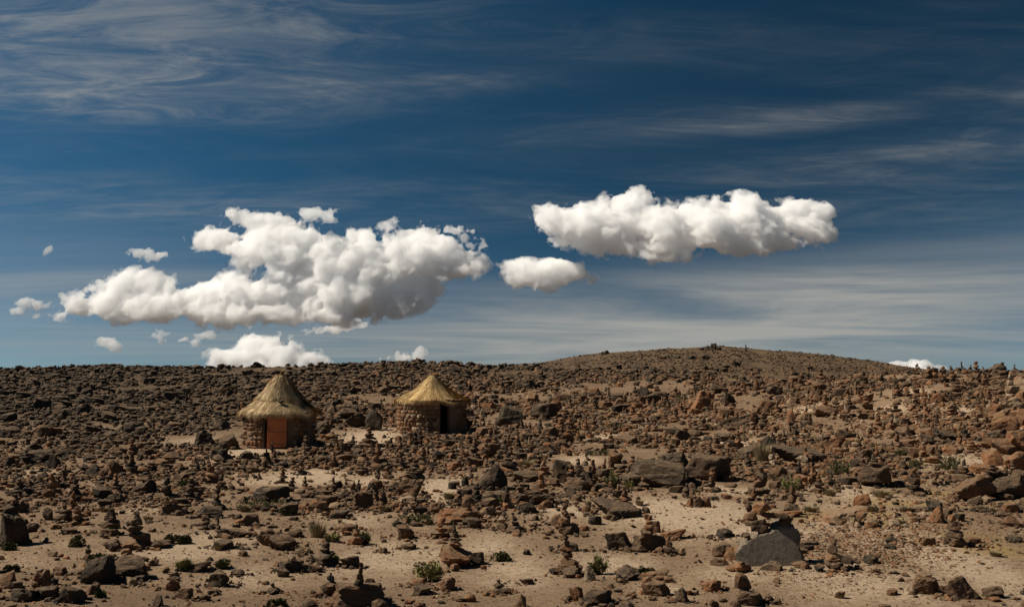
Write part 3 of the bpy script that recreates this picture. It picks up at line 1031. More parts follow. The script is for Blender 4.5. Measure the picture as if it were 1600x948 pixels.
# bare pole standing behind the right hut
pp = hit(643, 612)
m_pole = simple_mat('grey pole wood', (0.07, 0.06, 0.05), scale=20, stretch=(1, 1, 8))
bm = bmesh.new()
bmesh.ops.create_cone(bm, cap_ends=True, segments=10, radius1=.07, radius2=.045, depth=1.0)
for v in bm.verts: v.co.z += .5; v.co.x += 0.02 * math.sin(v.co.z * 3)
me = bpy.data.meshes.new('pole'); bm.to_mesh(me); bm.free()
po = new_obj('wooden_pole', me, m_pole, loc=(pp[0], pp[1], pp[2] - .2)); po.scale = (1, 1, 30 * pp[1] / FOC + .2)
tag(po, 'thin dark upright pole on the slope left of the right hut roof', 'pole')
print('huts', time.time() - T0)
# ---------------------------------------------------------------- boulders and cairns one can pick out in the photograph
def block_boulder():
    """large grey block with a sloping top, undercut front and clean break faces"""
    p = hit(1205, 884); m = p[1] / FOC
    pts = [(-46, 0, 0), (50, 0, 0), (53, 0, 42), (-36, 0, 46),
           (-50, 18, 3.4), (-47, 32, 6), (-28, 42, 8), (6, 56, 10.6), (22, 62, 11.8), (40, 61, 11.6), (49, 48, 9.1), (54, 18, 3.4),
           (-40, 38, 40), (20, 68, 44), (42, 62, 42)]
    bm = bmesh.new()
    for x, z, y in pts: bm.verts.new((x * m, y * m, z * m))
    bmesh.ops.convex_hull(bm, input=bm.verts)
    bmesh.ops.triangulate(bm, faces=bm.faces)
    for _ in range(4):
        bmesh.ops.subdivide_edges(bm, edges=[e for e in bm.edges if e.calc_length() > 0.06], cuts=1)
        bmesh.ops.triangulate(bm, faces=bm.faces)
    bmesh.ops.smooth_vert(bm, verts=bm.verts, factor=.5, use_axis_x=True, use_axis_y=True, use_axis_z=True)
    bmesh.ops.smooth_vert(bm, verts=bm.verts, factor=.5, use_axis_x=True, use_axis_y=True, use_axis_z=True)
    for v in bm.verts:
        q = mnoise.fractal(v.co * 2.2 + Vector((3, 9, 1)), 0.7, 2.1, 6) + 0.5 * (1 - mnoise.ridged_multi_fractal(v.co * 3.0 + Vector((1, 4, 7)), 0.9, 2.1, 5, 0.9, 1.6))
        v.co += v.co.normalized() * q * 0.075
    me = bpy.data.meshes.new('boulder'); bm.to_mesh(me); bm.free()
    o = new_obj('boulder', me, m_grey); o.location = (p[0], p[1], p[2] - 0.04); o['tint'] = 0.55
    tag(o, 'large grey block boulder with flat sloping top carrying stones, right foreground', 'boulder', 'large boulders')
    OCC.append((p[0], p[1] + .3, .7)); BASES.append((p[0], p[1] + .35, 1.25, 1.0, .4))
    return o, p, m
blk, bp_, bm_ = block_boulder()
# little stone table on the block: two props, a slab across them and a leaning stone on top
tab = bpy.data.objects.new('cairn', None); COL.objects.link(tab)
tab.location = (bp_[0], bp_[1] + 22 * bm_, bp_[2])
tag(tab, 'small dolmen-like stone table balanced on the large grey block', 'cairn', 'stacked stone cairns')
for (x, z, w, h, tl, sty, tt) in [(-12, 48, 30, 20, -.1, 'block', .34), (28, 56, 24, 20, .15, 'block', .22), (10, 70, 46, 9, 0.08, 'slab', .3), (-4, 78, 28, 18, -.35, 'block', .72), (-32, 38, 12, 8, 0, 'round', .3), (2, 56, 9, 7, 0, 'round', .5)]:
    s = new_obj('stone', lib_mesh(3, sty, int(abs(x)) % 5), parent=tab)
    s.location = (x * bm_, 0, z * bm_); s.scale = (w * bm_, w * bm_ * .8, h * bm_); s.rotation_euler = (0, tl, .3); s['tint'] = tt

BOULDERS = [
    # column, foot row, width, height, stone tint, style, lichen
    (20, 853, 46, 52, .10, 'block', 1), (74, 813, 16, 20, .15, 'round', 0), (110, 834, 26, 9, .2, 'slab', 0), (228, 770, 36, 18, .08, 'block', 0),
    (307, 778, 28, 15, .12, 'block', 0), (272, 804, 48, 16, .4, 'block', 0), (185, 786, 30, 16, .15, 'shard', 1), (327, 809, 40, 18, .06, 'shard', 1),
    (155, 913, 52, 42, .12, 'block', 1), (205, 906, 60, 34, .18, 'round', 1), (206, 915, 24, 13, .8, 'block', 0), (12, 917, 28, 24, .45, 'shard', 0),
    (35, 940, 48, 21, .10, 'slab', 0), (75, 936, 36, 18, .14, 'block', 0), (113, 943, 42, 24, .12, 'block', 0), (145, 929, 25, 16, .4, 'shard', 0),
    (312, 894, 38, 16, .22, 'slab', 0), (340, 916, 33, 23, .2, 'block', 0), (270, 923, 25, 20, .55, 'shard', 0), (290, 935, 26, 16, .42, 'block', 0),
    (320, 939, 21, 12, .25, 'round', 0), (247, 948, 18, 18, .2, 'block', 0), (372, 900, 21, 9, .15, 'slab', 0), (362, 840, 52, 14, .32, 'slab', 1),
    (352, 858, 36, 14, .1, 'slab', 0),
    (426, 853, 48, 28, .42, 'round', 0), (441, 860, 46, 22, .36, 'round', 0), (508, 794, 38, 20, .5, 'block', 0), (637, 774, 46, 27, .50, 'shard', 0),
    (567, 796, 36, 27, .38, 'block', 1), (680, 801, 21, 16, .4, 'block', 0), (714, 816, 68, 22, .68, 'slab', 1), (732, 797, 22, 22, .42, 'block', 0),
    (766, 766, 54, 40, .10, 'shard', 1), (711, 888, 56, 30, .52, 'round', 0), (745, 882, 24, 19, .1, 'block', 0), (698, 923, 28, 20, .45, 'round', 0),
    (662, 930, 33, 15, .22, 'slab', 0), (545, 887, 33, 18, .18, 'slab', 1), (455, 894, 38, 17, .2, 'block', 1), (486, 894, 36, 13, .25, 'slab', 0),
    (514, 932, 30, 22, .4, 'round', 0), (560, 951, 86, 36, .34, 'block', 0), (577, 919, 20, 15, .3, 'block', 0), (600, 864, 14, 8, .2, 'shard', 0),
    (638, 859, 27, 9, .3, 'round', 0), (468, 866, 19, 9, .3, 'shard', 0), (425, 784, 62, 24, .08, 'round', 1), (531, 810, 30, 12, .12, 'slab', 1),
    (962, 809, 72, 26, .14, 'slab', 0), (965, 860, 42, 27, .18, 'block', 0), (1015, 862, 54, 25, .30, 'block', 0), (1052, 844, 38, 17, .58, 'slab', 0), (1020, 832, 24, 18, .45, 'block', 0),
    (1079, 791, 14, 14, .6, 'shard', 0), (1092, 792, 18, 18, .3, 'shard', 0), (1104, 792, 15, 16, .5, 'block', 0), (922, 907, 18, 22, .95, 'shard', 0),
    (935, 946, 46, 24, .16, 'round', 1), (1025, 931, 45, 20, .42, 'block', 0), (901, 939, 23, 22, .62, 'block', 0), (1027, 902, 36, 10, .4, 'slab', 0), (980, 907, 40, 20, .12, 'round', 1),
    (1030, 909, 17, 10, .5, 'round', 0), (1045, 910, 17, 10, .48, 'round', 0), (1172, 947, 46, 22, .4, 'block', 0), (1111, 924, 33, 18, .55, 'round', 0), (1065, 941, 22, 22, .2, 'shard', 0),
    (822, 913, 24, 9, .12, 'slab', 0), (814, 949, 16, 20, .4, 'shard', 0), (825, 753, 52, 17, .2, 'round', 1), (840, 788, 60, 22, .2, 'round', 1), (892, 777, 22, 15, .1, 'block', 0),
    (905, 766, 50, 22, .3, 'slab', 1), (837, 813, 13, 8, .3, 'shard', 0),
    (1232, 808, 42, 10, .6, 'slab', 0), (1322, 820, 70, 27, .80, 'slab', 0), (1347, 797, 36, 25, .62, 'block', 0), (1466, 817, 27, 25, .60, 'shard', 0), (1523, 849, 20, 10, .5, 'slab', 0),
    (1520, 784, 66, 40, .40, 'round', 0), (1578, 780, 60, 38, .14, 'block', 0), (1585, 847, 26, 10, .15, 'slab', 0), (1447, 929, 48, 27, .42, 'block', 0), (1498, 935, 47, 33, .32, 'shard', 0),
    (1552, 934, 31, 16, .36, 'block', 0), (1447, 908, 26, 14, .7, 'slab', 0), (1365, 761, 56, 35, .24, 'round', 1), (1325, 757, 30, 12, .15, 'slab', 0),
    (1583, 652, 52, 32, .84, 'round', 0), (1568, 679, 46, 28, .58, 'round', 0), (1598, 670, 34, 32, .62, 'block', 0), (1557, 687, 30, 17, .12, 'round', 0), (1592, 690, 34, 18, .3, 'round', 0),
    (1572, 711, 48, 26, .50, 'round', 0), (1588, 736, 38, 30, .62, 'round', 0), (1552, 728, 34, 28, .66, 'shard', 0), (1540, 742, 42, 17, .6, 'slab', 0), (1562, 759, 38, 25, .14, 'block', 0), (1596, 757, 32, 23, .30, 'round', 1),
    (1247, 724, 86, 27, .06, 'slab', 0), (1300, 706, 42, 25, .52, 'slab', 0), (1322, 690, 34, 20, .3, 'block', 0), (1478, 689, 36, 17, .1, 'round', 0), (1417, 683, 32, 17, .36, 'round', 0), (1445, 684, 28, 16, .5, 'round', 0),
    (1467, 630, 24, 18, .58, 'shard', 0), (1236, 662, 13, 24, .55, 'shard', 0), (1290, 652, 40, 18, .45, 'round', 0),
    (1021, 762, 100, 42, .12, 'shard', 0), (1050, 738, 60, 32, .10, 'block', 0), (1104, 752, 74, 40, .20, 'block', 0), (1098, 642, 40, 34, .66, 'shard', 0), (1200, 647, 38, 23, .45, 'block', 0),
    (795, 667, 42, 33, .06, 'shard', 1), (850, 655, 48, 26, .16, 'round', 1), (1155, 666, 56, 19, .2, 'slab', 1), (1024, 630, 40, 19, .2, 'round', 1), (965, 630, 26, 16, .12, 'round', 0),
    (880, 754, 33, 36, .16, 'block', 0), (962, 724, 24, 20, .5, 'round', 0), (980, 692, 42, 12, .28, 'slab', 1), (1175, 716, 42, 24, .14, 'slab', 0), (1135, 690, 34, 14, .1, 'round', 0),
    (170, 744, 38, 25, .42, 'shard', 0), (385, 719, 22, 14, .06, 'block', 0), (60, 723, 52, 20, .10, 'round', 1), (82, 732, 16, 22, .08, 'block', 1), (14, 728, 20, 14, .1, 'shard', 0), (172, 684, 28, 10, .08, 'round', 1),
    (130, 698, 40, 12, .12, 'slab', 1), (110, 712, 28, 12, .1, 'shard', 1), (585, 672, 30, 30, .05, 'block', 0), (560, 668, 40, 24, .10, 'round', 1), (728, 676, 20, 22, .05, 'block', 0),
    (345, 672, 30, 18, .14, 'shard', 0), (320, 698, 34, 26, .08, 'shard', 0), (358, 702, 34, 24, .2, 'round', 1), (520, 640, 30, 16, .1, 'round', 1), (545, 655, 34, 18, .14, 'round', 1), (505, 680, 26, 22, .16, 'round', 1),
    (790, 590, 22, 9, .04, 'shard', 0), (712, 584, 26, 12, .04, 'shard', 0), (270, 626, 40, 14, .05, 'block', 1), (205, 645, 40, 12, .1, 'slab', 1), (148, 632, 34, 12, .06, 'block', 1), (95, 630, 30, 12, .05, 'block', 1),
    (1140, 632, 22, 18, .1, 'shard', 0), (1120, 615, 24, 14, .12, 'round', 0), (820, 606, 34, 14, .08, 'block', 0), (1005, 620, 20, 16, .08, 'block', 0), (1210, 618, 26, 16, .2, 'round', 0), (1240, 600, 22, 14, .4, 'round', 0),
    (1280, 612, 26, 18, .45, 'round', 0), (385, 612, 30, 10, .05, 'round', 1), (505, 720, 40, 10, .2, 'slab', 1), (720, 690, 20, 10, .35, 'round', 0), (760, 715, 38, 22, .44, 'round', 0), (740, 730, 30, 16, .4, 'block', 0), (710, 735, 26, 14, .62, 'round', 0), (625, 700, 24, 10, .18, 'round', 1),
]
BOULDERS += [(1600, 622, 44, 34, .84, 'round', 0), (1562, 652, 32, 22, .6, 'block', 0), (1592, 708, 46, 34, .62, 'round', 0), (1545, 702, 28, 18, .5, 'round', 0), (1572, 664, 34, 26, .72, 'block', 0), (1598, 640, 34, 30, .6, 'shard', 0), (1560, 700, 30, 22, .4, 'block', 0),
             (1106, 546, 9, 7, .05, 'shard', 0), (1116, 545, 8, 9, .05, 'block', 0), (1124, 547, 9, 6, .06, 'round', 0), (1096, 547, 9, 5, .06, 'round', 0), (948, 553, 9, 6, .06, 'block', 0), (942, 554, 6, 5, .06, 'block', 0),
             (1060, 560, 14, 6, .06, 'slab', 0), (1080, 561, 16, 7, .06, 'block', 0), (1102, 561, 14, 7, .05, 'round', 0), (1035, 561, 12, 5, .06, 'round', 0), (1150, 572, 14, 8, .06, 'block', 0), (1135, 575, 14, 7, .08, 'round', 0)]
for (px_, row_, w_, h_, t_, sty_, li_) in BOULDERS:
    add_boulder(px_, row_, w_, h_, t_ + .07 * (t_ < .3), sty_, mat=m_moss if li_ else None)

CAIRNS = [
    # column, foot row, height, width, stones, tint, loose stones at the foot, lean
    (1311, 892, 44, 38, 4, .42, 4, 0), (1502, 855, 44, 40, 4, .40, 3, -.25), (890, 835, 42, 36, 4, .42, 2, 0), (894, 900, 60, 34, 7, .40, 6, -.05), (786, 829, 33, 20, 4, .45, 2, 0),
    (686, 841, 21, 30, 3, .58, 1, 0), (1048, 867, 26, 22, 3, .5, 3, 0), (1175, 816, 26, 26, 2, .42, 1, 0), (1240, 803, 40, 24, 3, .38, 0, .02), (1190, 774, 40, 38, 4, .42, 1, .05), (1117, 768, 32, 22, 5, .45, 3, 0),
    (1432, 773, 36, 38, 5, .34, 3, 0), (165, 837, 36, 38, 4, .22, 1, 0), (208, 858, 52, 44, 6, .34, 6, 0), (95, 816, 24, 28, 3, .3, 3, 0), (119, 821, 26, 24, 4, .42, 3, 0), (111, 785, 32, 36, 4, .14, 2, 0),
    (24, 773, 22, 26, 4, .15, 2, 0), (42, 775, 22, 24, 4, .2, 1, 0), (72, 764, 16, 17, 3, .12, 0, 0), (90, 762, 16, 15, 3, .14, 0, 0), (136, 873, 20, 15, 3, .2, 1, 0), (316, 822, 14, 22, 2, .3, 2, 0),
    (54, 919, 22, 12, 2, .55, 0, 0), (68, 919, 26, 18, 2, .5, 0, 0), (519, 768, 20, 13, 4, .15, 0, 0), (650, 799, 26, 22, 4, .4, 4, 0), (555, 851, 28, 24, 3, .55, 3, 0), (503, 883, 30, 44, 4, .22, 2, 0), (782, 929, 20, 30, 3, .42, 6, 0),
    (425, 928, 14, 28, 2, .4, 5, 0), (805, 831, 22, 26, 3, .34, 4, 0), (1451, 598, 24, 22, 4, .45, 3, 0), (1477, 598, 24, 22, 4, .5, 3, 0), (1491, 590, 17, 12, 4, .4, 1, 0), (1504, 580, 14, 7, 4, .3, 0, 0), (1532, 602, 34, 20, 5, .46, 4, 0),
    (1542, 603, 22, 14, 4, .45, 2, 0), (1573, 592, 24, 26, 4, .28, 3, 0), (1586, 624, 36, 26, 4, .86, 3, 0), (1240, 592, 18, 16, 4, .4, 2, 0), (1285, 600, 22, 20, 4, .42, 3, 0), (1330, 640, 18, 20, 4, .4, 3, 0), (1380, 605, 18, 20, 4, .44, 3, 0),
    (1404, 620, 18, 22, 4, .5, 4, 0), (1356, 645, 26, 20, 5, .36, 3, 0), (1404, 652, 22, 24, 4, .4, 3, 0), (1330, 690, 20, 24, 4, .5, 3, 0), (1375, 672, 22, 22, 4, .4, 3, 0), (1497, 620, 26, 22, 5, .42, 4, 0), (1435, 620, 16, 18, 3, .4, 2, 0),
    (1283, 770, 26, 20, 4, .42, 3, 0), (1145, 705, 22, 20, 5, .4, 3, 0), (1122, 706, 20, 28, 4, .44, 5, 0), (1095, 725, 20, 30, 4, .5, 5, 0), (1196, 672, 24, 22, 5, .4, 4, 0), (860, 706, 28, 20, 5, .46, 4, 0), (905, 738, 20, 18, 4, .4, 3, 0),
    (840, 735, 20, 26, 4, .4, 4, 0), (795, 740, 30, 34, 5, .36, 5, 0), (775, 705, 20, 22, 4, .4, 4, 0), (741, 720, 28, 26, 5, .4, 4, 0), (705, 722, 22, 16, 4, .3, 3, 0), (660, 725, 24, 16, 5, .36, 3, 0), (620, 725, 22, 26, 4, .42, 4, 0),
    (605, 748, 18, 18, 4, .4, 3, 0), (565, 742, 16, 20, 3, .4, 4, 0), (550, 695, 14, 8, 4, .25, 0, 0), (575, 700, 24, 40, 5, .3, 6, 0), (470, 742, 22, 18, 4, .3, 3, 0), (440, 755, 24, 16, 5, .4, 3, 0), (455, 768, 20, 22, 4, .35, 3, 0), (478, 765, 18, 16, 4, .4, 2, 0),
    (345, 765, 26, 16, 5, .3, 3, 0), (318, 742, 22, 16, 4, .28, 3, 0), (400, 728, 18, 14, 4, .4, 2, 0), (228, 748, 16, 18, 4, .3, 3, 0), (485, 730, 18, 16, 4, .3, 2, 0), (1010, 700, 22, 20, 5, .4, 3, 0), (945, 704, 16, 12, 4, .3, 1, 0),
    (1050, 715, 20, 22, 4, .5, 3, 0), (1113, 546, 9, 9, 4, .1, 3, 0), (1166, 549, 10, 4, 4, .1, 0, 0), (1151, 548, 6, 5, 3, .1, 1, 0), (1098, 612, 12, 8, 4, .4, 0, 0), (930, 640, 20, 14, 5, .4, 2, 0), (1055, 660, 22, 18, 5, .5, 3, 0), (990, 655, 18, 18, 4, .5, 3, 0),
]
for c_ in CAIRNS:
    add_cairn(c_[0], c_[1], c_[2] * 1.14, c_[3] * 1.08, c_[4], c_[5], spread=c_[6], lean=c_[7], sub=3 if c_[2] > 30 and c_[1] > 740 else 2)

# cairns built on top of boulders: they stand on the highest point of that boulder
dg = None
def top_of(px, row):
    """top surface of the boulder seen at this pixel"""
    best = None
    for t in THINGS:
        if t['kind'] in ('boulder', 'rock') and abs(t['px'] - px) < t['w'] * .5 and abs(t['row'] - row) < t['h']:
            if best is None or t['w'] > best['w']: best = t
    return best
for (px_, row_, h_, w_, n_, t_, bx, brow) in [
        (29, 803, 26, 30, 3, .2, 20, 827), (722, 858, 36, 26, 5, .38, 711, 873), (556, 917, 34, 20, 4, .3, 560, 933), (991, 784, 24, 24, 3, .42, 962, 796), (996, 836, 34, 24, 4, .44, 1015, 850),
        (508, 774, 12, 22, 2, .55, 508, 784), (228, 752, 12, 20, 3, .25, 228, 761), (265, 790, 14, 14, 2, .55, 272, 796), (286, 790, 12, 12, 3, .45, 272, 796), (1362, 728, 14, 22, 4, .4, 1365, 744), (1169, 926, 24, 30, 1, .2, 1172, 936),
        (640, 747, 14, 26, 3, .42, 637, 760), (455, 878, 10, 14, 1, .97, 455, 886), (353, 826, 18, 10, 3, .25, 362, 833), (1098, 610, 10, 8, 3, .5, 1098, 625), (514, 910, 14, 12, 2, .35, 514, 921)]:
    b_ = top_of(bx, brow)
    if b_ is None: continue
    o = b_['o']
    vv = np.empty(len(o.data.vertices) * 3, np.float32); o.data.vertices.foreach_get('co', vv); vv = vv.reshape(-1, 3)
    M = Matrix.LocRotScale(o.location, o.rotation_euler, o.scale)
    W_ = vv @ np.array(M.to_3x3()).T + np.array(o.location)
    tx = (px_ - 800) / FOC * o.location.y
    near = np.abs(W_[:, 0] - tx) < 0.18 * b_['W'] + 0.05
    sel = W_[near] if near.any() else W_
    k = np.argmax(sel[:, 2])
    m_ = sel[k][1] / FOC
    add_cairn(px_, row_, h_, w_, n_, t_, base_xy=(sel[k][0], sel[k][1]), base_z=float(sel[k][2]) - 0.05 * h_ * m_, note='on a boulder', sub=3)
print('heroes', len(THINGS), time.time() - T0)
# ---------------------------------------------------------------- the rest of the stones
def density(px, row):
    d = np.interp(row, [535, 580, 640, 720, 780, 840, 948], [.95, 1.0, 1.0, .92, .78, .54, .44])
    for cx, cy, rx, ry, s in CLEAR:
        q = ((px - cx) / rx) ** 2 + ((row - cy) / ry) ** 2
        d = d * (1 - min(1.0, s * 1.18) * np.exp(-q * q))
    return d
def tint_for(px, row, r, n):
    t = np.clip(r.normal(0.34, 0.20, n) + .25 * (r.random(n) < .08), 0.02, 0.97)
    left = sstep(700, 200, px) * sstep(760, 640, row)            # dark grey lava on the left hill side
    t = t * (1 - .55 * left)
    far = sstep(640, 560, row)
    t = t * (1 - .40 * far)
    red = sstep(850, 1200, px) * sstep(770, 650, row) * (1 - far)
    return np.clip(t + .15 * red, .02, .97)

r = np.random.default_rng(99)
occ = np.array(OCC)
def free(P, rad):
    ok = np.ones(len(P), bool)
    rad = np.broadcast_to(np.asarray(rad, float), (len(P),))
    od = np.argsort(P[:, 1]); ysrt = P[od, 1]; rmax = rad.max() if len(P) else 0
    for x, y, q in OCC:
        w = q * 0.8 + rmax * 0.6
        s_ = od[np.searchsorted(ysrt, y - w):np.searchsorted(ysrt, y + w)]
        ok[s_] &= (P[s_, 0] - x) ** 2 + (P[s_, 1] - y) ** 2 > (q * 0.8 + rad[s_] * 0.6) ** 2
    return ok
def sample(n, lo=538, hi=985, left=-260, right=1860, power=1.0):
    px = r.uniform(left, right, n); row = lo + (hi - lo) * r.random(n) ** power
    row_d = density(px, row)
    hill = sstep(830, 930, px) * (1 - sstep(1380, 1450, px)) * (1 - sstep(572, 592, row))      # grassy far hill: fewer stones
    row_d = row_d * (1 - .50 * hill)
    keep = r.random(n) < row_d
    px, row = px[keep], row[keep]
    P = hits(np.stack([px, row], 1))
    ok = ~np.isnan(P[:, 0])
    px, row, P = px[ok], row[ok], P[ok]
    sc = np.where(P[:, 1] < 35, 1.0, np.where(P[:, 1] < 80, 2.0, 4.5))
    clump = np.zeros(len(px))
    for q in (1.0, 2.0, 4.5):
        w = sc == q
        clump[w] = .55 + .55 * noise2(P[w, 0], P[w, 1], 2.6 * q, 21) + .35 * noise2(P[w, 0], P[w, 1], .9 * q, 22)
    ok = r.random(len(px)) < np.clip(clump + .25 * (sc > 1.5), 0.08, 1)
    return px[ok], row[ok], P[ok]

# mid-sized rocks that can be picked out singly
def is_in(px, row): return (px > -10) & (px < 1610) & (row < 945)
px, row, P = sample(4200, lo=575)
wpx = 9 + 17 * r.random(len(px)) ** 2.2 + np.interp(row, [570, 700, 948], [0, 3, 4])
Wm = np.minimum(wpx * P[:, 1] / FOC, 1.25)
ok = free(P, Wm)
px, row, P, Wm = px[ok], row[ok], P[ok], Wm[ok]
wpx = Wm * FOC / P[:, 1]
inn = is_in(px, row)
order = np.argsort(-wpx * inn)
n_named = max(0, 300 - sum(1 for t in THINGS if t['kind'] in ('boulder', 'rock')))
tn = tint_for(px, row, r, len(px))
for k in order[:n_named]:
    add_boulder(px[k], row[k], wpx[k], wpx[k] * r.uniform(.4, .75), tn[k], STY[r.integers(0, 4)], sub=2, sink=.15, mat=m_moss if (r.random() < .3 and tn[k] < .3) else None)
rest = order[n_named:]
J = Joined()
def put(shapes, P, W, tint, flat=(.35, .8), sink=.18):
    n = len(P)
    if not n: return
    size = np.stack([W, W * r.uniform(.6, 1.0, n), W * r.uniform(flat[0], flat[1], n)], 1)
    pos = P.copy(); pos[:, 2] -= sink * size[:, 2]
    J.add_many(shapes, pos, size, r.uniform(0, 6.28, n), r.normal(0, .16, n), tint, r)
L1 = [s for sty in STY for s in LIB[(1, sty)]]
L2 = [s for sty in STY for s in LIB[(2, sty)]]
near = np.array([k for k in rest if P[k, 1] < 40], int); farr = np.array([k for k in rest if P[k, 1] >= 40], int)
put(L2 if len(near) < 700 else L1, P[near], Wm[near], tn[near])
put(L1, P[farr], Wm[farr], tn[farr])

# small cairns scattered among the rocks
px, row, P = sample(2600, lo=578, hi=800, left=-10, right=1610)
want = np.interp(px, [0, 300, 700, 900, 1600], [.35, .5, .9, 1, 1]) * np.interp(row, [575, 600, 640, 800], [.5, 1, 1, .4]) * (1 - .9 * sstep(400, 200, px) * sstep(690, 660, row))
kk = np.where((r.random(len(px)) < want) & free(P, .3))[0]
have = sum(1 for t in THINGS if t['kind'] == 'cairn')
extra = kk[max(0, 290 - have):][:420]
kk = kk[:max(0, 290 - have)]
for k in kk:
    h = r.uniform(.45, 1.0) * FOC / P[k, 1]
    h = np.clip(h, 10, np.interp(row[k], [600, 700, 800], [24, 30, 40]))
    add_cairn(px[k], row[k], h, h * r.uniform(.5, 1.15), int(r.integers(3, 7)), float(np.clip(tint_for(px[k:k + 1], row[k:k + 1], r, 1)[0] + .05, .05, .9)), spread=int(r.integers(0, 3)), sub=1 if P[k, 1] > 45 else 2)

# further little stacks, too many to count: real stones piled, joined into one object
keepJ = J; J = Joined()
for k in extra:
    hh = r.uniform(.3, .7); ww = hh * r.uniform(.45, .8); z = P[k, 2] - .03
    tk = float(np.clip(tint_for(px[k:k + 1], row[k:k + 1], r, 1)[0] + .05, .05, .9)); nn = int(r.integers(3, 6)); x_, y_ = P[k, 0], P[k, 1]
    for q in range(nn):
        sz = ww * (1 - .72 * q / (nn - 1)); tt = hh / nn * r.uniform(.85, 1.2)
        J.add_many(L1, np.array([[x_, y_, z]]), np.array([[sz, sz * r.uniform(.75, 1), tt * 1.1]]), r.uniform(0, 6.28, 1), r.normal(0, .1, 1), np.array([np.clip(tk + r.normal(0, .12), .03, .95)]), r)
        z += tt * .92; x_ += r.normal(0, .06) * ww; y_ += r.normal(0, .05) * ww
tag(J.build('cairn_field', m_rock), 'field of further small stone stacks among the rocks', 'cairns', kind='stuff')
J = keepJ
# boulders along the crest of the left hill
nc = 520
cx_ = r.uniform(-150, 8, nc); cy_ = r.normal(178, 9, nc)
put(L1, np.stack([cx_, cy_, height(cx_, cy_)], 1), r.uniform(.35, 1.0, nc) + .7 * (r.random(nc) < .12), np.clip(r.normal(.1, .08, nc), .02, .5), (.4, .9))
# small stones and rubble, far to near
px, row, P = sample(110000, lo=538, hi=800, power=1.25)
wpx = 3.0 + 10.0 * r.random(len(px)) ** 2.6
Wm = np.minimum(wpx * P[:, 1] / FOC, np.where(P[:, 1] > 215, .62, 1.4))
ok = free(P, Wm * .3) ; px, row, P, Wm = px[ok], row[ok], P[ok], Wm[ok]
wpx = Wm * FOC / P[:, 1]
tn = tint_for(px, row, r, len(px))
bigger = wpx > 8.5
put(L1, P[bigger], Wm[bigger], tn[bigger]); put(TINY, P[~bigger], Wm[~bigger], tn[~bigger])
# stones heaped round the feet of boulders and cairns
for (bx, by, bW, bD, bt) in BASES:
    n_ = int(r.integers(18, 36)) if by < 34 else int(r.integers(9, 20)) if by < 70 else int(r.integers(3, 8))
    aa = r.uniform(0, 6.283, n_); q = .42 + .8 * r.random(n_) ** 1.8
    X_ = bx + np.cos(aa) * q * bW * 1.15; Y_ = by + np.sin(aa) * q * bD * 1.0
    S_ = np.clip(bW * (.07 + .26 * r.random(n_) ** 2), .04, .45)
    put(L2 if by < 32 else L1, np.stack([X_, Y_, height(X_, Y_)], 1), S_, np.clip(bt + r.normal(.04, .14, n_), .03, .97), (.4, .85))
rub = J.build('rubble', m_rock)
tag(rub, 'countless brown volcanic stones strewn over the slopes', 'rubble', kind='stuff')
nr = J.n
# gravel in the foreground
J = Joined()
px, row, P = sample(34000, lo=735, hi=1000)
wpx = 1.6 + 10 * r.random(len(px)) ** 4.5
ok = free(P, .02); px, row, P, wpx = px[ok], row[ok], P[ok], wpx[ok]
put(TINY, P, wpx * P[:, 1] / FOC, np.clip(r.normal(.52, .24, len(px)), .05, .97), (.4, .8))
n3 = 11000
P = hits(np.stack([r.uniform(-100, 1700, n3), r.uniform(740, 985, n3)], 1)); P = P[~np.isnan(P[:, 0])]; P = P[free(P, .02)]
put(TINY, P, (1.1 + 2.6 * r.random(len(P)) ** 2) * P[:, 1] / FOC, np.clip(r.normal(.5, .25, len(P)), .05, .97), (.4, .8))
n2 = 5200                                      # scree patch on the right
a = r.normal(0, 1, (n2, 2)); px = 1360 + a[:, 0] * 95; row = 850 + a[:, 1] * 28 - (px - 1360) * .10
P = hits(np.stack([px, row], 1)); ok = ~np.isnan(P[:, 0]); P = P[ok]; ok = free(P, .03); P = P[ok]
wpx = 2.0 + 6.5 * r.random(len(P)) ** 3
put(TINY, P, wpx * P[:, 1] / FOC, np.clip(r.normal(.72, .18, len(P)), .1, 1), (.3, .7))
gr = J.build('gravel', m_rock)
tag(gr, 'loose pale gravel and pebbles on the foreground soil', 'gravel', kind='stuff')
print('scatter', nr, J.n, len(THINGS), time.time() - T0)
# ---------------------------------------------------------------- plants
def leaf_material(name, stops):
    m, n, l, b = nmat(name)
    a = N(n, l, 'ShaderNodeAttribute', attribute_name='tint', attribute_type='GEOMETRY').outputs['Fac']
    l.new(cramp(n, l, a, stops), b.inputs['Base Color'])
    b.inputs['Roughness'].default_value = 0.7
    return m
m_leaf = {
    'tola': leaf_material('yellow green tola leaves', [(0, (0.075, 0.078, 0.026)), (.5, (0.19, 0.175, 0.058)), (1, (0.32, 0.275, 0.11))]),
    'dark': leaf_material('dark green tola leaves', [(0, (0.030, 0.032, 0.014)), (.5, (0.085, 0.084, 0.032)), (1, (0.16, 0.145, 0.058))]),
    'cushion': leaf_material('green cushion plant', [(0, (0.030, 0.033, 0.012)), (.5, (0.066, 0.068, 0.022)), (1, (0.125, 0.115, 0.045))]),
    'dry': leaf_material('dry grey straw', [(0, (0.10, 0.08, 0.045)), (.5, (0.22, 0.165, 0.085)), (1, (0.33, 0.26, 0.14))]),
}
m_stem = simple_mat('plant stem', (0.11, 0.085, 0.05), scale=30)

def tri_obj(name, V, F, T, mat, parent):
    me = mesh_from(name, np.array(V), np.array(F), False)
    a = me.attributes.new('tint', 'FLOAT', 'POINT'); a.data.foreach_set('value', np.array(T, np.float32))
    return new_obj(name, me, mat, parent)

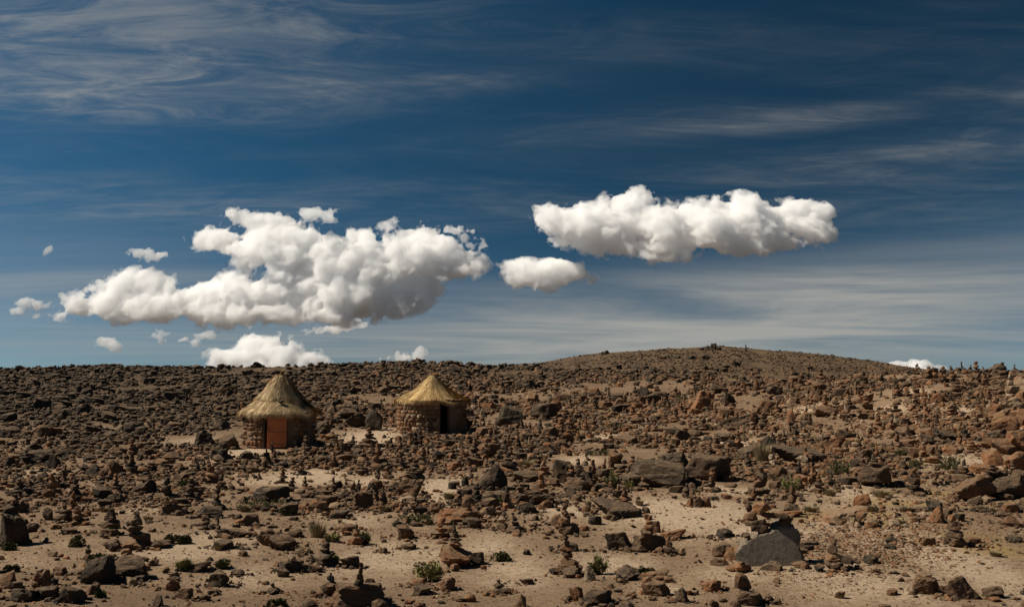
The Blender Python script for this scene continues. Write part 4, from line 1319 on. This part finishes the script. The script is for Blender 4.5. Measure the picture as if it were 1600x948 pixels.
def add_plant(px, row, w, h, sort, label, seed=None):
    p = hit(px, row)
    r = np.random.default_rng(seed or int(px * 3 + row * 7))
    m = p[1] / FOC
    W, H = w * m * .5, h * m
    root = bpy.data.objects.new({'tola': 'shrub', 'dark': 'shrub', 'cushion': 'cushion_plant', 'dry': 'grass_tuft'}[sort], None); COL.objects.link(root)
    y = p[1] + W * .6; x = p[0]
    root.location = (x, y, float(min(height(x, y), p[2])) - .01)
    V, F, T = [], [], []
    SV, SF = [], []
    def leaf(c, d, ln, wd, t):
        d = d / (np.linalg.norm(d) + 1e-9)
        s = np.cross(d, r.standard_normal(3)); s /= (np.linalg.norm(s) + 1e-9)
        k = len(V)
        V.extend([c, c + d * ln * .5 + s * wd, c + d * ln, c + d * ln * .5 - s * wd]); T.extend([t] * 4)
        F.extend([(k, k + 1, k + 2), (k, k + 2, k + 3)])
    def stem(a, b, w0):
        k = len(SV); s = np.array([w0, 0, 0]); s2 = np.array([0, w0, 0])
        SV.extend([a + s, a - s * .5 + s2, a - s * .5 - s2, b]); SF.extend([(k, k + 1, k + 3), (k + 1, k + 2, k + 3), (k + 2, k, k + 3)])
    if sort in ('tola', 'dark'):
        ns = int(26 + 22 * min(W, 1.0))
        for k in range(ns):
            a = r.uniform(0, 6.283); q = math.sqrt(r.random())
            out = np.array([math.cos(a) * W * q, math.sin(a) * W * q * .9, H * (1 - .45 * q * q) * r.uniform(.72, 1.05)])
            foot = np.array([math.cos(a) * W * .25 * q, math.sin(a) * W * .25 * q, 0])
            stem(foot, out, .008)
            shade = r.normal(.5, .18)
            if r.random() < .22:
                stem(foot, out * np.array([1.12, 1.12, 1.08]), .006); continue
            out = out * r.uniform(.62, 1.05)
            for j in range(44):
                u = r.uniform(.25, 1.02)
                c = foot + (out - foot) * u + r.normal(0, .018, 3)
                d = (out - foot) / np.linalg.norm(out - foot) * .9 + r.normal(0, .55, 3)
                leaf(c, d, r.uniform(.04, .085), r.uniform(.008, .016), np.clip(shade + r.normal(0, .15), 0, 1))
    elif sort == 'cushion':
        lobes = [(r.normal(0, .45) * W, r.normal(0, .3) * W, r.uniform(.35, .6)) for _ in range(6)]
        for k in range(int(700 + 500 * min(W, 1))):
            lx, ly, lr = lobes[r.integers(0, 6)]
            d = r.standard_normal(3); d[2] = abs(d[2]); d /= np.linalg.norm(d)
            c = np.array([lx + d[0] * lr * W, ly + d[1] * lr * W * .8, d[2] * H * (.6 + .6 * lr)]) * r.uniform(.9, 1.02)
            leaf(c, d + r.normal(0, .5, 3), r.uniform(.03, .06), r.uniform(.010, .02), np.clip(r.normal(.5, .2), 0, 1))
        for k in range(6):
            stem(np.array([r.normal(0, .2) * W, r.normal(0, .2) * W, 0]), np.array([r.normal(0, .4) * W, r.normal(0, .3) * W, H * .7]), .01)
    else:
        for k in range(int(260 + 200 * min(W, 1))):
            a = r.uniform(0, 6.283); q = math.sqrt(r.random())
            foot = np.array([math.cos(a) * W * .45 * q, math.sin(a) * W * .45 * q, 0])
            tip = np.array([math.cos(a) * W * q * 1.05, math.sin(a) * W * q, H * r.uniform(.5, 1.05)])
            k0 = len(V); s = np.array([-math.sin(a), math.cos(a), 0]) * .006
            mid = (foot + tip) / 2 + np.array([0, 0, H * .12])
            t = np.clip(r.normal(.5, .2), 0, 1)
            V.extend([foot - s, foot + s, mid + s, mid - s, tip]); T.extend([t] * 5)
            F.extend([(k0, k0 + 1, k0 + 2), (k0, k0 + 2, k0 + 3), (k0 + 3, k0 + 2, k0 + 4)])
    fo = tri_obj('foliage' if sort != 'dry' else 'blades', V, F, T, m_leaf[sort], root)
    if SV: new_obj('stem', mesh_from('stem', np.array(SV), np.array(SF), False), m_stem, root)
    tag(root, label, {'tola': 'shrub', 'dark': 'shrub', 'cushion': 'plant', 'dry': 'grass'}[sort], 'scrub plants among the stones')
    return root

PLANTS = [
    (672, 910, 60, 35, 'tola', 'yellow green shrub at the foot of the rust boulder, centre foreground'),
    (937, 898, 30, 34, 'tola', 'spiky green shrub behind the pale yellow stone, centre foreground'),
    (957, 763, 30, 30, 'tola', 'olive shrub in front of the large dark outcrop'),
    (1239, 772, 38, 34, 'tola', 'bright green shrub on bare soil behind the grey block'),
    (1318, 744, 46, 34, 'dark', 'dark green shrub left of the olive boulder'),
    (1493, 736, 58, 32, 'dark', 'broad dark green shrub left of the boulder heap at the right'),
    (1194, 723, 42, 34, 'dry', 'dry straw tuft between two dark slabs, right of centre'),
    (1215, 712, 24, 24, 'dry', 'smaller dry straw tuft above the long dark slab'),
    (1435, 733, 38, 15, 'cushion', 'low green cushion left of the broad dark shrub'),
    (1411, 712, 16, 9, 'cushion', 'tiny green cushion among stones above the low green cushion'),
    (408, 797, 74, 15, 'cushion', 'long green mat under the dark mossy boulder below the left hut'),
    (643, 821, 54, 16, 'cushion', 'dark green mat left of the pale flat slab'),
    (776, 877, 32, 13, 'cushion', 'green cushion right of the rust boulder with a cairn'),
    (568, 849, 20, 18, 'dark', 'small dark shrub beside the rust cairn, centre left'),
    (494, 840, 38, 26, 'dry', 'brown dry tuft left of the small dark shrub'),
    (518, 846, 24, 13, 'tola', 'low olive shrub just right of the brown dry tuft'),
    (445, 806, 30, 14, 'cushion', 'green cushion behind the round brown boulders, left'),
    (115, 854, 24, 14, 'cushion', 'round dark green cushion alone on bare soil at left'),
    (265, 850, 24, 14, 'cushion', 'green cushion right of the tall stone pile at left'),
    (287, 850, 22, 14, 'cushion', 'rightmost of two green cushions right of the tall stone pile'),
    (17, 894, 20, 10, 'cushion', 'small green cushion near the left edge, below the mossy boulder'),
    (150, 881, 56, 13, 'cushion', 'flat green mat above the mossy boulder at lower left'),
    (10, 860, 24, 12, 'cushion', 'green cushion at the foot of the mossy boulder, left edge'),
    (285, 892, 24, 18, 'tola', 'olive shrub at the left end of the flat slab, lower left'),
    (347, 888, 18, 14, 'dark', 'small dark shrub at the right end of the flat slab'),
    (155, 934, 16, 10, 'cushion', 'tiny green cushion between dark blocks at the bottom left'),
    (432, 948, 26, 10, 'cushion', 'green cushion at the bottom edge, left of the large rust boulder'),
    (822, 731, 42, 14, 'dry', 'pale dry tuft in a gap between cairns, centre'),
    (960, 669, 32, 8, 'cushion', 'thin green mat in the rocks above the dark outcrop'),
    (1110, 672, 44, 8, 'cushion', 'long green mat below the bright rust boulder'),
    (1156, 687, 36, 10, 'cushion', 'dark green mat below the olive slab, right of centre'),
    (940, 712, 30, 9, 'cushion', 'green mat left of the round brown rock, centre'),
    (1005, 899, 26, 10, 'cushion', 'low green cushion behind stones at bottom centre'),
    (920, 795, 12, 14, 'dry', 'small upright dry tuft left of the dark slab cairn'),
    (1385, 778, 50, 14, 'dry', 'spread of yellow grass behind the pale tan slab'),
    (1362, 800, 26, 12, 'dry', 'yellow tuft at the right end of the pale tan slab'),
    (520, 880, 18, 12, 'tola', 'tiny olive shrub behind the wide dark cairn, centre left'),
    (780, 790, 40, 12, 'cushion', 'dark green mat right of the pale flat slab'),
    (178, 826, 18, 12, 'cushion', 'green cushion tucked behind the dark cairn at left'),
    (1060, 625, 30, 8, 'cushion', 'green mat left of the bright rust boulder'),
    (285, 760, 22, 10, 'cushion', 'green cushion below the dirt bank left of the left hut'),
    (985, 765, 16, 16, 'tola', 'small olive shrub at the foot of the largest dark boulder'),
]
DRY = [(930, 690, 18, 9), (700, 780, 22, 12), (1090, 772, 16, 9), (1270, 800, 30, 10), (1300, 775, 26, 12), (1420, 800, 30, 10), (1410, 820, 22, 9), (1460, 790, 26, 10), (1545, 800, 30, 10), (1560, 870, 26, 9),
       (600, 800, 24, 12), (380, 800, 26, 12), (230, 815, 20, 10), (160, 800, 18, 9), (340, 860, 20, 12), (830, 700, 18, 8), (1040, 690, 18, 8), (1370, 700, 22, 10), (1270, 690, 18, 10), (1000, 790, 18, 10)]
for q in DRY:
    PLANTS.append((q[0], q[1], q[2], q[3], 'dry', None))
for a_ in PLANTS:
    o_ = add_plant(*a_)
    if a_[5] is None: THINGS.append(dict(o=o_, kind='tuft', px=a_[0], row=a_[1] - a_[3] / 2, w=a_[2], h=a_[3]))
print('plants', time.time() - T0)
# ---------------------------------------------------------------- labels
def colour_word(t, mossy=False):
    if mossy: return 'lichen-grey' if t > .14 else 'dark mossy'
    for lim, w in ((.12, 'near-black'), (.24, 'dark grey'), (.38, 'dark brown'), (.5, 'brown'), (.6, 'reddish brown'), (.72, 'rust red'), (.86, 'tan')):
        if t < lim: return w
    return 'pale'
LAND = [(437, 650, 'the left hut'), (672, 640, 'the right hut'), (1208, 852, 'the large grey block'), (1580, 690, 'the right boulder heap'), (1060, 738, 'the dark central outcrop'),
        (1110, 545, 'the hill top'), (715, 870, 'the rust boulder with cairn'), (180, 890, 'the mossy boulder at lower left'), (1322, 808, 'the pale tan slab'), (1098, 625, 'the bright rust boulder'), (90, 580, 'the left skyline'), (22, 830, 'the mossy boulder at the left edge'), (1010, 850, 'the central stone pile'), (1470, 925, 'the three bottom right rocks'), (1493, 722, 'the broad dark shrub'), (560, 935, 'the large bottom boulder')]
ORD = ['', 'second', 'third', 'fourth', 'fifth', 'sixth', 'seventh', 'eighth', 'ninth', 'tenth']
def relation(px, row, w=0):
    best = min(LAND, key=lambda q: math.hypot(px - q[0], (row - q[1]) * 1.5) + (1000 if abs(px - q[0]) < 22 and abs(row - q[1]) < 14 else 0))
    ddx, ddy = px - best[0], (row - best[1]) * 1.5
    if abs(ddx) > 2.2 * abs(ddy): rel = 'left of' if ddx < 0 else 'right of'
    elif abs(ddy) > 2.2 * abs(ddx): rel = 'above' if ddy < 0 else 'below'
    else: rel = ('above left of' if ddx < 0 else 'above right of') if ddy < 0 else ('below left of' if ddx < 0 else 'below right of')
    return rel + ' ' + best[2]
SHAPE = {'block': 'blocky', 'slab': 'flat', 'round': 'rounded', 'shard': 'pointed'}
NUM = {1: 'one stone', 2: 'two stones', 3: 'three stones', 4: 'four stones', 5: 'five stones', 6: 'six stones', 7: 'seven stones'}
groups = {}
for t in THINGS:
    if t['kind'] == 'hut': continue
    t['rel'] = relation(t['px'], t['row'])
    if t['kind'] == 'tuft':
        t['head'] = ('broad' if t['w'] > 24 else 'small') + ' straw-yellow dry grass tuft'
    elif t['kind'] == 'cairn':
        size = 'tall ' if t['h'] > 30 else ('tiny ' if t['h'] < 11 else '')
        top = ' on a boulder' if t.get('note') else ''
        t['head'] = f"{size}{colour_word(t['tint'])} cairn of {NUM[t['n']]}{top}"
        t['o']['category'] = 'cairn'; t['o']['group'] = 'stacked stone cairns'
    else:
        size = 'large ' if t['w'] > 55 else ('small ' if t['w'] < 17 else '')
        t['head'] = f"{size}{colour_word(t['tint'], t['mossy'])} {SHAPE[t['sty']]} {t['kind']}"
        t['o']['category'] = t['kind']; t['o']['group'] = 'boulders and rocks on the stony plain'
    groups.setdefault((t['head'], t['rel']), []).append(t)
for (head, rel), ts in groups.items():
    ts.sort(key=lambda t: t['px'])
    for k, t in enumerate(ts):
        extra = ''
        if len(ts) > 1:
            extra = ', leftmost such' if k == 0 else (', rightmost such' if k == len(ts) - 1 else f', {ORD[min(k, 9)]} such from left')
        lab = f'{head} {rel}{extra}'
        if len(lab.split()) > 16: lab = lab.replace(' such from left', ' from left').replace('the mossy boulder at', 'mossy boulder at').replace('the ', '').replace(' with cairn', '').replace(' such', '')
        if len(lab.split()) > 16: lab = lab.replace(' on a boulder', ' atop boulder').replace(' from left', '')
        while len(lab.split()) > 16: lab = lab.rsplit(' ', 1)[0]
        t['o']['label'] = lab
nb = {}
for t in THINGS: nb[t['kind']] = nb.get(t['kind'], 0) + 1
print('labels', nb, time.time() - T0)
tri = sum(len(m.polygons) * (2 if len(m.polygons) and m.polygons[0].loop_total == 4 else 1) for m in bpy.data.meshes)
print('triangles about', tri)
